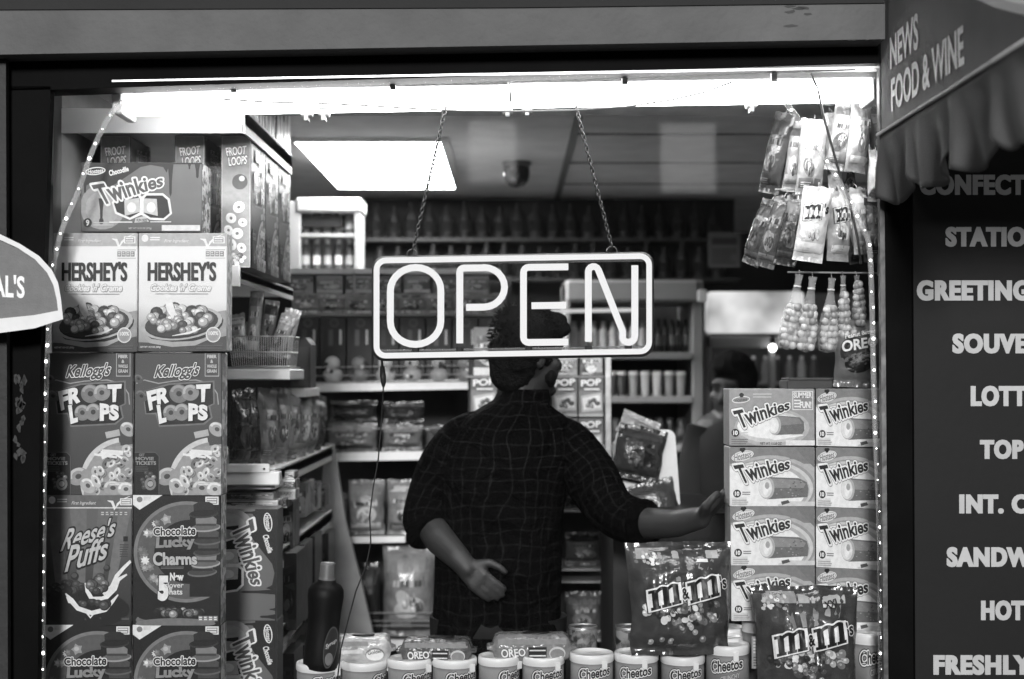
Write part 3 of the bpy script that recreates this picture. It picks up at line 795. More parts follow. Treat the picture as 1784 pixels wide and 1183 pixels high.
# -- grey box: peanut puffs, slanted script
RD = (78, 863, 229, 1090)
def pic_d(a):
    for x0, x1, x2, x3, g in ((80, 104, 118, 96, 88), (120, 150, 148, 136, 92), (170, 200, 176, 160, 90), (206, 228, 200, 186, 98)):
        a.poly([(x0, 886), (x1, 886), (x2, 1020), (x3, 1020)], g)
    a.rect(78, 863, 229, 885, 86); a.rect(80, 884.5, 229, 886.5, 185); top_band(a, 863, 110)
    facts(a, 174, 891, 6, 95, 170, 7)
    a.rect(214, 935, 222, 944, 28); a.lines(208, 948, 224, 972, 6, 60)
    a.ell(150, 1062, 76, 32, 20); a.ell(140, 1042, 64, 24, 14)
    a.balls(118, 1028, 34, 12, 26, 7, [34, 48, 60], 2, 1.3)
    M_ = 215
    a.stroke([(228, 978), (215, 990), (203, 1004), (196, 1022), (180, 1036)], [6, 6, 7, 9, 5], M_)
    a.stroke([(221, 1001), (206, 1010), (200, 1026), (186, 1040), (168, 1046)], [3, 7, 8, 8, 4], 200)
    a.stroke([(148, 1016), (152, 1030), (160, 1044), (178, 1042)], [2, 7, 9, 5], M_)
    a.balls(170, 1018, 15, 14, 13, 8.5, [70, 90, 55, 80], 6, 1.5)
    a.stroke([(114, 1034), (124, 1046), (136, 1060), (160, 1068), (184, 1062), (196, 1048), (206, 1036)], [2, 9, 8, 8, 8, 6, 2], M_)
    a.balls(164, 1052, 30, 5, 8, 8, [44, 64, 52], 9)
    a.stroke([(150, 1066), (158, 1076), (164, 1068)], 3, 200); a.stroke([(126, 1050), (120, 1050), (116, 1040)], 2, 205)
    for x, y, r in ((130, 1004, 7), (186, 990, 6), (176, 1078, 2), (150, 1080, 2)): a.ell(x, y, r, r, 40); a.ell(x - 1, y - 1.5, r * .7, r * .6, 70)
    a.lines(212, 1076, 226, 1080, 2, 90)
def let_d(b):
    first_ing(b, 863, 170)
    o_ = [(.075, 18), (.03, 150)]
    b.text("Reese's", 0, 0, 1, 1, 165, .02, [(.06, 22)], quad=[(120, 920), (205, 900), (197, 934), (104, 962)])
    b.text('Puffs', 0, 0, 1, 1, 165, .02, [(.06, 22)], quad=[(124, 950), (192, 934), (184, 974), (112, 998)])
sz, loc = front(RD, .12, .06)
GD = grad([(0, 42), (.4, 60), (.7, 84), (1, 82)], .295)
carton('cereal_box', 'grey cereal box with slanted script lettering and a milk splash', 'cereal box', sz, loc, (0, 0, 0), GD, RD, pic_d, let_d,
       'cereal boxes stacked at the left of the window', side=busy(7, 60, 150, 60))

# -- black box: chocolate charms with a horseshoe of marshmallows and a stack of hats
RE = (230, 863, 384, 1090)
def pic_e(a):
    a.ell(324, 962, 92, 88, 105, 0, 40, 60, 300); a.ell(324, 962, 86, 82, 78, 0, 40, 60, 300); a.ell(332, 962, 64, 56, 18, 0, 40); a.rect(330, 900, 384, 1040, 18)
    rn = random.Random(11)
    for k in range(24):
        an = R(rn.uniform(112, 262)); rr_ = rn.uniform(.8, .92); x, y = 324 + 86 * rr_ * math.cos(an), 962 + 82 * rr_ * math.sin(an)
        g = rn.choice([105, 130, 165, 95, 190]); r_ = rn.uniform(6, 11)
        n_ = rn.choice([5, 6, 8]); a.poly([(x + r_ * (1 if i % 2 else .62) * math.cos(i * 3.1416 / n_), y + r_ * (1 if i % 2 else .62) * math.sin(i * 3.1416 / n_)) for i in range(2 * n_)], g)
        a.ell(x - 1, y - 1, r_ * .4, r_ * .35, g * 1.2)
    a.poly([(230, 863), (282, 863), (242, 889), (230, 880)], 205); a.ell(242, 871, 5, 5, 110); a.lines(249, 866, 262, 873, 3, 170)
    a.rect(357, 866, 380, 880, 215); a.rect(359, 868, 378, 878.5, 120); a.lines(360, 869, 377, 878, 2, 215)
    for k, (x, y, g) in enumerate(((352, 990, 74), (358, 975, 110), (362, 955, 60), (362, 935, 66), (358, 912, 108), (354, 888, 40))):
        a.ell(x, y + 8, 26, 7.5, g * 1.25, -4); a.ell(x, y + 6.5, 24, 6, g * .8, -4); a.poly([(x - 17, y + 5), (x - 18, y - 8), (x - 8, y - 13), (x + 10, y - 13), (x + 19, y - 7), (x + 18, y + 5)], g)
        a.rect(x - 17, y + 1, x + 18, y + 5, g * .55)
    a.ell(306, 1080, 70, 16, 92); a.ell(306, 1074, 66, 10, 28); a.ell(306, 1086, 70, 9, 100)
    a.balls(308, 1066, 44, 5, 30, 7, [40, 60, 95, 130, 34], 12, 1.4)
    facts(a, 346, 1073, 4, 120, 210, 7.5)
def let_e(b):
    b.text('Chocolate', 0, 0, 1, 1, 26, .03, [(.075, 225)], quad=[(266, 920), (341, 916), (340, 933), (267, 934)])
    b.text('Lucky', 0, 0, 1, 1, 122, .05, [(.03, 22)], quad=[(272, 936), (338, 934), (342, 957), (270, 961)])
    b.text('Charms', 0, 0, 1, 1, 160, .04, [(.04, 22)], quad=[(266, 962), (342, 964), (344, 984), (266, 986)])
    b.lines(280, 987, 322, 992, 2, 95)
    b.text('5', 275, 1003, 294, 1047, 235, .07, [(.04, 20)])
    b.text('New', 296, 998, 320, 1012, 235, .05); b.text('clover', 286, 1015, 320, 1024, 185, .02); b.text('hats', 295, 1026, 318, 1036, 190, .02)
sz, loc = front(RE, .12, .06)
boxE = carton('cereal_box', 'black cereal box with marshmallow ring and stack of hats, beside the grey script box', 'cereal box', sz, loc, (0, 0, 0), ink(20), RE, pic_e, let_e,
              'cereal boxes stacked at the left of the window', side=busy(9, 90, 190, 60))
place(boxE, (75, 1090, 228, 1317), .12, .06, 'black cereal box cut by the lower picture edge, under the grey script box')
place(boxE, (230, 1090, 384, 1317), .12, .06, 'black cereal box cut by the picture edge, under the uncut black cereal box')

# -- chocolate cake carton
RC = (140, 282, 352, 404)
def drip(a, x, y, w_, l, g): a.poly([(x - w_, y), (x - w_ * .5, y + l * .5), (x - w_ * .42, y + l * .9), (x, y + l), (x + w_ * .42, y + l * .9), (x + w_ * .5, y + l * .5), (x + w_, y)], g)
TWQ = [(160, 318), (280, 305), (282, 326), (176, 360)]
def twink(b, g, o1, o2, q):
    """the name rises to the right and shrinks"""
    tl, tr, br, bl = q
    b.text('Twinkies', 0, 0, 1, 1, g, .03, [(.085, o1)] + ([(.12, o2)] if o2 else []), quad=q)
def pic_c(a):
    a.ell(178, 360, 40, 40, 128); a.ell(178, 362, 30, 30, 140)
    a.poly([(140, 282), (300, 282), (294, 288), (290, 300), (284, 290), (262, 286), (244, 290), (200, 320), (188, 326), (170, 322), (160, 316), (150, 322), (146, 318), (140, 318)], 16)
    a.rect(140, 282, 352, 285, 24)
    for x, y, w_, l in ((147, 314, 4, 22), (297, 284, 5, 58), (344, 284, 5, 26), (330, 284, 3, 10), (176, 345, 5, 40)): drip(a, x, y, w_, l, 18)
    a.ell(176, 385, 4, 6, 18)
    a.poly([(194, 352), (204, 338), (240, 336), (247, 342), (254, 336), (284, 336), (296, 346), (300, 372), (286, 384), (262, 383), (246, 374), (226, 383), (200, 372)], 225)
    a.poly([(198, 354), (206, 342), (240, 340), (243, 346), (243, 370), (226, 379), (203, 369)], 20); a.poly([(250, 346), (255, 340), (283, 340), (292, 348), (296, 371), (285, 380), (262, 379), (250, 371)], 20)
    a.poly([(216, 348), (242, 344), (243, 369), (217, 376)], 165); a.poly([(250, 345), (273, 346), (275, 376), (250, 370)], 165)
    a.ell(229, 361, 8, 9, 215); a.ell(263, 361, 8, 9, 215)
    a.ell(165, 297, 18, 7, 205, -6); a.ell(165, 297, 16, 5.3, 40, -6)
    a.ell(152, 388, 7.5, 8, 16)
    a.rect(282, 392, 349, 402, 185); a.poly([(236, 380), (252, 376), (260, 386), (234, 388)], 170)
def let_c(b):
    b.text('Hostess', 152, 293, 179, 301, 205, .02, shear=.2, rot=-6)
    b.text('Chocodile', 0, 0, 1, 1, 200, .03, [(.05, 60)], quad=[(188, 296), (222, 288), (224, 297), (190, 306)])
    twink(b, 70, 225, None, [(158, 322), (284, 302), (284, 324), (178, 358)])
    b.text('9', 149, 382.5, 155, 393.5, 235, .04); b.lines(162, 386, 200, 394, 2, 160); b.text('FUN SIZE', 238, 381, 256, 386, 40, .03); b.text('NET WT 13.22 OZ (375g)', 224, 396, 264, 400, 150, .02)
    b.lines(190, 385, 232, 389, 1, 200); b.lines(262, 385, 300, 388, 1, 200)
sz, loc = front(RC, .125, .09)
GC = grad([(0, 70), (.3, 92), (1, 84)], .158)
boxC = carton('cake_carton', 'wide grey cake carton with dark chocolate drips standing on the pale cereal boxes', 'snack carton', sz, loc, (0, 0, 0), GC, RC, pic_c, let_c, 'chocolate cake cartons', side=busy(4, 40, 190, 70))
# the same carton on its end behind the cereal stack: turned so that its lettering reads downwards
szc = sz
def onend(px0, px1, py0, py1, Y, label):
    s = S(Y); W_, H_ = (px1 - px0) * s, (py1 - py0) * s
    ctr = P((px0 + px1) / 2, py1, Y); o = copy_tree(boxC, (0, 0, 0), label, rot=(0, R(90), 0), scale=(H_ / szc[0], 1, W_ / szc[2]))
    o.location = ctr + Vector((-W_ / 2, .045, H_ / 2)); return o
onend(352, 482, 888, 1082, .34, 'grey cake carton on its end beside the uncut black cereal box')
onend(352, 482, 1083, 1277, .34, 'grey cake carton on its end, lower one, cut by the picture edge')

# -- pale cake cartons at the right
RT = (1270, 779, 1420, 882)
def pic_t(a):
    a.rect(1270, 779, 1420, 808, 108)
    a.ell(1342, 848, 86, 55, 150, 0, 40); a.ell(1340, 850, 82, 51, 128, 0, 40); a.ell(1335, 851, 82, 49, 175, 0, 40); a.ell(1330, 853, 81, 47, 150, 0, 40); a.ell(1323, 855, 80, 46, 212, 0, 40)
    a.poly([(1270, 812), (1290, 806), (1270, 882)], 205)
    a.poly([(1270, 815), (1284, 812), (1284, 882), (1270, 882)], 205); a.poly([(1270, 868), (1300, 866), (1300, 882), (1270, 882)], 190); a.rect(1376, 790, 1420, 800, 108); a.poly([(1385, 779), (1420, 779), (1420, 815), (1404, 800)], 100)
    a.ell(1293, 794, 20, 8.5, 205, -14); a.ell(1293, 794, 18.5, 7, 120, -14); a.ell(1293, 794, 17.5, 6.2, 190, -14); a.ell(1291, 783, 3.2, 3, 30); a.ell(1295, 782.5, 3.2, 3, 30); a.poly([(1288, 784), (1298, 784), (1293, 789)], 30)
    a.poly([(1336, 831), (1392, 833), (1406, 840), (1409, 852), (1407, 866), (1336, 870)], 92); a.poly([(1336, 833), (1390, 836), (1404, 843), (1400, 850), (1336, 850)], 118)
    a.ell(1335, 850, 14, 19.5, 150); a.ell(1333, 850, 11.5, 17, 190); a.ell(1333, 852, 5, 11, 228); a.ell(1336, 846, 4, 6, 140)
    rn = random.Random(3)
    for k in range(26): a.ell(rn.uniform(1348, 1402), rn.uniform(838, 866), 1.8, 1.2, rn.choice([80, 128]), 0, 6)
    a.ell(1283, 860, 7, 7, 36); a.lines(1292, 856, 1307, 863, 2, 105); a.lines(1274, 870, 1306, 880, 3, 140, 3)
    a.poly([(1355, 879), (1372, 873), (1420, 874), (1420, 882), (1355, 882)], 178); a.poly([(1360, 874), (1373, 871), (1376, 876), (1362, 880)], 70)
def let_t(b):
    b.text('Hostess', 1278, 788, 1308, 800, 96, .015, shear=.2, rot=-13)
    twink(b, 34, 222, 110, [(1276, 811), (1376, 797), (1376, 817), (1292, 844)])
    b.text('10', 1279, 856, 1287, 864, 215, .05)
YT = .22
def cake(rc, Y, rotz, label, first=[None], w_=None):
    sz, loc = front(rc, Y, .09)
    if w_: sz = (w_, .09, sz[2])
    if first[0] is None:
        first[0] = (carton('cake_box', label, 'snack carton', sz, loc, (0, 0, rotz), ink(150), RT, pic_t, let_t, 'pale cake boxes stacked at the right', side=busy(6, 110, 200, 60), L=.75), sz)
        return first[0][0]
    o, s0 = first[0]
    return copy_tree(o, loc, label, rot=(0, 0, rotz), scale=(sz[0] / s0[0], 1, sz[2] / s0[2]))
def turned(rc, hinge_px, Y, ang, label):
    """right-hand column: hinged at its left front edge, right edge swung towards the glass"""
    w_ = (hinge_px[1] - hinge_px[0]) * S(Y); o = cake(rc, Y, 0, label, w_=w_ - .002)
    h = P(hinge_px[0], rc[3], Y); c, s_ = math.cos(ang), math.sin(ang)
    o.rotation_euler = (0, 0, -ang); v = Vector((w_ / 2 * c + .045 * s_, -w_ / 2 * s_ + .045 * c, 0)); o.location = h + v
cake((1271, 779, 1420, 882), YT, 0, 'pale cake box in the left column, second from the top, beside the reaching hand')
cake((1273, 882, 1420, 985), YT, 0, 'pale cake box in the left column, third from the top')
cake((1274, 985, 1420, 1082), YT, 0, 'pale cake box in the left column, lowest, half behind the right candy bag')
for k, (y0, y1, lb) in enumerate(((677, 777, 'topmost, under the hanging cookie bag'), (779, 883, 'second from the top'), (884, 988, 'third from the top'), (989, 1093, 'lowest, behind the right candy bag'))):
    turned((1422, y0, 1530, y1), (1421, 1548), YT, R(21), 'pale cake box turned towards the glass, ' + lb)
RT2 = (1270, 677, 1420, 777)
def pic_t2(a):
    a.ell(1345, 745, 66, 34, 150); a.ell(1344, 744, 60, 28, 172); a.ell(1340, 742, 56, 22, 206)
    a.ell(1291, 696, 16, 6, 200, -6); a.ell(1291, 696, 14.5, 4.6, 120, -6); a.ell(1292, 688, 4, 4, 40)
    a.poly([(1350, 723), (1394, 727), (1401, 735), (1402, 750), (1398, 756), (1350, 758)], 90); a.poly([(1350, 724), (1392, 729), (1398, 738), (1350, 742)], 112)
    a.ell(1350, 741, 11, 17, 150); a.ell(1348, 741, 9, 14, 195); a.ell(1347, 743, 4, 8, 228); a.stroke([(1318, 755), (1350, 764), (1400, 758)], [2, 6, 2], 222)
    a.rect(1381, 681, 1417, 714, 190); a.rect(1382.5, 682.5, 1415.5, 712.5, 118); a.ell(1281, 754, 7, 7, 36); a.lines(1290, 752, 1304, 760, 2, 170)
    a.rect(1369, 767, 1420, 776, 195); a.lines(1274, 764, 1304, 775, 3, 100); a.balls(1395, 690, 1, 1, 1, 2, [90], 1)
def let_t2(b):
    b.text('Hostess', 1280, 693, 1302, 699, 80, .03, rot=-6)
    twink(b, 34, 222, 100, [(1276, 716), (1376, 696), (1376, 713), (1290, 748)])
    b.lines(1312, 684, 1346, 694, 2, 160); b.text('SUMMER', 1383, 683, 1415, 693, 215, .03); b.text('FUN!', 1394, 699, 1414, 711, 225, .04); b.lines(1384, 695, 1396, 711, 3, 200); b.text('10', 1277, 750, 1285, 758, 215, .05)
    b.text('NET WT 13.58 OZ', 1324, 770, 1362, 775, 50, .02)
sz, loc = front(RT2, YT, .09)
carton('cake_box', 'grey cake box with a summer label, topmost of the left column', 'snack carton', sz, loc, (0, 0, 0), ink(128), RT2, pic_t2, let_t2, 'pale cake boxes stacked at the right', side=busy(6, 110, 200, 60), L=.75)
mb = MB(); mb.box(-.06, .06, -.05, .05, 0, .02, matte('dark_card', .03, .6), .002); mb.box(-.056, .056, -.046, .046, .02, .026, matte('dark_card_lid', .05, .5), .002)
solo(mb, 'flat_box', 'flat dark box lying on top of the pale cake boxes', 'box', P(1408, 677, .3))
# counter and riser that carry the goods
DZ = P(892, 1317, .12).z
mb = MB(); mb.box(-1.05, .86, .05, .62, 0, DZ - .001, matte('counter_laminate', .12, .5, .1, 6)); 
solo(mb, 'display_counter', 'low display counter that carries the window goods', 'counter', (0, 0, 0))
zt = P(892, 1083, YT).z
mb = MB(); mb.box(PX(1338, .25), .84, .2, .6, DZ, zt - .003, matte('riser_dark', .01, .8)); mb.box(PX(1338, .25), .84, .2, .6, zt - .003, zt - .0005, matte('riser_top_dark', .02, .8))
solo(mb, 'display_riser', 'dark riser box under the two columns of pale cake boxes', 'riser', (0, 0, 0))

# ------------------------------------------------------------------ bags, tins, canisters
def pouch(w_, h_, t_, seed, neck=.0, crimp=.018, nx=18, nz=22, taper=0.0, wr=.004):
    """front surface depth of a filled bag; returns (mesh maker, surface function)"""
    rn = random.Random(seed); ox = rn.uniform(0, 50)
    def th(u, v):      # half thickness
        e = max(0, 1 - abs(2 * u - 1) ** 2.6) ** .6
        vv = min(max((v - crimp / h_) / (1 - 2 * crimp / h_), 0), 1)
        f = (max(0, 1 - abs(2 * (vv ** .85) - 1) ** 3.2)) ** .7
        wk = noise.noise(Vector((u * 5 + ox, v * 6, seed))) * wr * 1.4 + noise.noise(Vector((u * 15 + ox, v * 5, seed + 9))) * wr
        return t_ / 2 * e * f + wk * (.4 + e)
    def outline(u, v):
        k = 1 - taper * v - .04 * math.sin(math.pi * v) + .014 * noise.noise(Vector((v * 7, seed, u * 2)))
        return (u - .5) * w_ * k + w_ * .02 * noise.noise(Vector((v * 4, seed + 3, 1)))
    def surf(x, z):
        v = min(max(z / h_, 0), 1); k = 1 - taper * v - .04 * math.sin(math.pi * v)
        u = min(max(x / (w_ * k) + .5, 0), 1)
        return -th(u, v)
    def mk(m):
        mb = MB()
        for sg_ in (-1, 1):
            vs = []; fs = []
            for j in range(nz + 1):
                for i in range(nx + 1):
                    u, v = i / nx, j / nz; zz = v * h_ + .006 * noise.noise(Vector((u * 4, seed, 3))) * (1 if v > .8 else 0)
                    vs.append((outline(u, v), sg_ * th(u, v) + (.0004 * sg_), zz))
            q_ = nx + 1
            for j in range(nz):
                for i in range(nx): fs.append((j * q_ + i, j * q_ + i + 1, (j + 1) * q_ + i + 1, (j + 1) * q_ + i))
            mb.add(vs, fs, m, True)
        return mb
    return mk, surf
def mglyph(b, q):
    """heavy slab m on a white backing"""
    tl, tr, br, bl = q
    def mp(u, v):
        t = [tl[i] + (tr[i] - tl[i]) * u for i in (0, 1)]; o = [bl[i] + (br[i] - bl[i]) * u for i in (0, 1)]
        return (t[0] + (o[0] - t[0]) * v, t[1] + (o[1] - t[1]) * v)
    def sheet(us, t_, b_, g, nv=10):      # a grid, so that the letter follows the bag
        n = len(us); b.put([mp(u, t_(u) + (b_(u) - t_(u)) * j / nv) for j in range(nv + 1) for u in us], [(j * n + i, j * n + i + 1, (j + 1) * n + i + 1, (j + 1) * n + i) for j in range(nv) for i in range(n - 1)], g)
    span = lambda a_, c_, n: [a_ + (c_ - a_) * k / n for k in range(n + 1)]
    hump = lambda u: .10 - .10 * abs(math.sin(math.pi * (u - .22) / .36)) if u > .22 else .06
    for e, g in ((.10, 22), (.065, 230)): sheet(span(-.02 - e, .98 + e, 16), lambda u: hump(min(u, .94)) - e * 1.2, lambda u: 1 + e, g); b.k += 5
    for x0, x1 in ((.07, .27), (.42, .61), (.75, .94)):
        sheet(span(x0, x1, 4), hump, lambda u: .98, 20); b.k += 1
        sheet(span(x0 - .07, x1 + .05, 4), lambda u: .86, lambda u: 1.0, 20, 3); b.k += 1
    for c in (.24, .58): sheet(span(c, c + .36, 8), hump, lambda u: .26 - .10 * math.sin(math.pi * (u - c) / .36), 20); b.k += 1
    sheet(span(-.03, .2, 4), lambda u: .06, lambda u: .2, 20, 3)
def candy_bag(name, label, rc, Y, loc, rot, group, seed, stripes=True):
    x0, y0, x1, y1 = rc; s = S(Y); w_, h_ = (x1 - x0) * s, (y1 - y0) * s
    mk, sf_ = pouch(w_, h_, .10, seed, taper=-.10, wr=.005, nx=30, nz=34)
    t = thing(name, label, 'candy bag', loc, group, rot)
    mk(foil(56, .5, 30, .2)).build('pouch', t)
    mb = MB(); a = Art(mb, rc, w_, h_, 0, surf=lambda x, z: sf_(x, z) - .0006, step=.000012)
    W_, H_ = x1 - x0, y1 - y0
    fx = lambda u: x0 + u * W_
    fy = lambda v: y0 + v * H_
    a.rect(fx(.06), fy(.05), fx(.40), fy(.15), 128); a.rect(fx(.42), fy(.07), fx(.90), fy(.15), 150)
    for u, g in ((.32, 105), (.45, 120), (.58, 100), (.70, 128), (.80, 105)):
        a.stroke([(fx(.55 + (u - .55) * 1.15), fy(.16)), (fx(.55 + (u - .55) * 1.0), fy(.24)), (fx(.55 + (u - .55) * .8), fy(.38))], [5, 10, 7], g)
    rn = random.Random(seed)
    for k in range(90):
        u, v = rn.uniform(.12, .88), rn.uniform(.55, .80)
        if v > .62 + .18 * (1 - abs(2 * u - 1)): continue
        r_ = rn.uniform(5, 8); g = rn.choice([40, 70, 110, 150, 190, 90]); a.ell(fx(u), fy(v), r_, r_ * .8, g, rn.uniform(0, 90), 10); a.ell(fx(u) - 1.5, fy(v) - 1.5, r_ * .4, r_ * .3, min(235, g * 1.6), 0, 6)
    for u, v, r_, g in ((.18, .88, 5, 150), (.29, .86, 4.5, 110), (.38, .875, 5.5, 140), (.70, .86, 6, 105), (.62, .80, 5, 130)): a.ell(fx(u), fy(v), r_, r_, g, 0, 12); a.ell(fx(u) - 1, fy(v) - 1.5, r_ * .4, r_ * .4, 215, 0, 8)
    for k in range(20):      # speckled corner of the seal
        a.ell(fx(rn.uniform(.05, .28)), fy(rn.uniform(.08, .2)), 4, 3, rn.choice([150, 200, 90]), rn.uniform(0, 90), 6)
    a.rect(fx(.66), fy(.155), fx(.78), fy(.185), 215)
    mb.build('front_print', t)
    mb = MB(); b = Art(mb, rc, w_, h_, 0, surf=lambda x, z: sf_(x, z) - .0042, step=.0001)
    o_ = [(.07, 228), (.03, 20)]
    def qd(u0, v0, u1, v1, sl=.0): return [(fx(u0), fy(v0)), (fx(u1), fy(v0 - (u1 - u0) * .22)), (fx(u1) + 2, fy(v1 - (u1 - u0) * .22)), (fx(u0) + 3, fy(v1))]
    mglyph(b, qd(.16, .425, .47, .61)); mglyph(b, qd(.55, .36, .87, .55))
    b.text('&', 0, 0, 1, 1, 22, .04, [(.06, 228)], quad=qd(.475, .42, .55, .52))
    b.text("'s", 0, 0, 1, 1, 22, .03, [(.05, 228)], quad=qd(.875, .31, .95, .43))
    if seed == 22: b.text('XXL', 0, 0, 1, 1, 40, .03, quad=qd(.66, .135, .82, .2))
    mb.build('lettering', t)
    return t
candy_bag('candy_bag', 'shiny bag of candy with big dark letters leaning on the snack canisters', (1096, 946, 1268, 1140), .17, P(1186, 1141, .17), (R(-9), 0, R(4)), 'big candy bags in the window', 21)
candy_bag('candy_bag', 'shiny bag of candy with big dark letters standing before the pale cake boxes', (1318, 1024, 1488, 1222), .085, P(1406, 1222, .085), (R(-7), 0, R(-3)), 'big candy bags in the window', 22)
mb = MB(); z0 = DZ; mb.box(-.1, .1, -.05, .05, 0, P(1406, 1221, .085).z - z0, CARD, .002)
solo(mb, 'carton_stand', 'plain carton that holds up the right candy bag', 'box', (P(1406, 1222, .085).x, .1, z0))

def canister(label, px, py, Y, rw, word='Cheetos', first={}, toff=0, rz=0):
    """white-lidded snack canister; px,py = centre of the lid's top front edge"""
    r_ = rw * S(Y) / 2; loc = P(px, py, Y); h_ = loc.z - DZ + .004; base = Vector((loc.x, Y + r_, DZ))
    if 'o' in first:
        o, r0, h0 = first['o']; return copy_tree(o, base, label, rot=(0, 0, rz), scale=(r_ / r0, r_ / r0, h_ / h0))
    t = thing('snack_canister', label, 'snack canister', base, 'white lidded snack canisters along the counter', (0, 0, rz))
    mb = MB(); rb = r_ * .955
    mb.lathe([(rb * .98, 0), (rb, .004), (rb, h_ - .012)], (0, 0, 0), grad([(0, 60), (.55, 74), (.86, 120), (1, 66)], h_), 40); mb.build('tub', t)
    mb = MB(); mb.lathe([(r_ * .97, h_ - .02), (r_, h_ - .018), (r_, h_ - .006), (r_ * .97, h_ - .001), (r_ * .9, h_), (r_ * .86, h_ - .004), (r_ * .2, h_ - .003), (.001, h_ - .003)], (0, 0, 0), matte('white_plastic_lid', .80, .35, .05, 10, .02), 40)
    mb.box(.32 * r_, .55 * r_, -r_ * .99, -r_ * .8, h_ - .03, h_ - .012, matte('white_plastic_lid', .8))
    mb.build('lid', t)
    mb = MB(); W_ = 2 * rb
    cyl = lambda x, z: -math.sqrt(max(1e-6, rb * rb - min(abs(x), rb * .98) ** 2))
    b = Art(mb, (-50, 0, 50, 100), W_ * .98, h_ - .02, 0, surf=lambda x, z: cyl(x, z) - .0004, step=.00003)
    b.text('Cheetos', 0, 0, 1, 1, 20, .03, [(.14, 20), (.085, 205)], quad=[(-36, 6), (38, 2), (38, 13), (-36, 19)])
    b.text('CRUNCHY', 0, 0, 1, 1, 160, .03, [(.05, 40)], quad=[(-14, 22), (32, 17), (32, 23), (-14, 28)])
    mb.build('lettering', t)
    mb = MB(); a = Art(mb, (-50, 0, 50, 100), W_ * .98, h_ - .02, 0, surf=lambda x, z: cyl(x, z) - .0002, step=.00003)
    a.balls(8, 74, 26, 12, 22, 6, [100, 130, 80], 5)
    mb.build('front_print', t)
    first['o'] = (t, r_, h_)
    return t
cans = [(1033, 1146, .165, 78, .1), (1112, 1145, .165, 78, -.15), (550, 1163, .15, 80, .6), (630, 1160, .16, 82, 1.3), (711, 1156, .165, 80, .55), (790, 1155, .165, 80, .45), (869, 1151, .17, 74, .8), (947, 1151, .17, 76, .25),
        (1194, 1149, .165, 78, .05), (1273, 1130, .16, 78, -.2), (1522, 1108, .115, 72, .1), (1272, 1100, .31, 66, .2), (1322, 1088, .25, 50, 2), (1268, 1116, .235, 62, 1.9)]
lb = ['directly left of the one under the candy bag', 'half under the left candy bag', 'holding the dark syrup bottle', 'right of the syrup bottle, under the pale biscuit packet',
      'under the left end of the middle biscuit packet', 'under the right end of the middle biscuit packet', 'under the left end of the right biscuit packet', 'under the right end of the right biscuit packet',
      'under the right edge of the left candy bag', 'tallest, between the two candy bags', 'at the far right edge beside the rope light', 'in the back row behind the tallest one', 'in the back row partly behind the right candy bag', 'in the middle row just behind the tallest one']
for (px, py, Y, rw, rz), l in zip(cans, lb): canister('white lidded snack canister ' + l, px, py, Y, rw, rz=rz)
# price tag card
mb = MB(); a0_ = P(1323, 1165, .12); w_, h_ = 26 * S(.12), 55 * S(.12); mb.box(-w_ / 2, w_ / 2, 0, .0015, 0, h_, ink(120)); a = Art(mb, (0, 0, 26, 55), w_, h_, 0); a.lines(3, 3, 23, 30, 5, 170, 4); a.lines(3, 34, 23, 52, 4, 70, 5)
solo(mb, 'price_card', 'small grey price card between the candy bags', 'card', a0_, rot=(R(-3), 0, R(-5)))
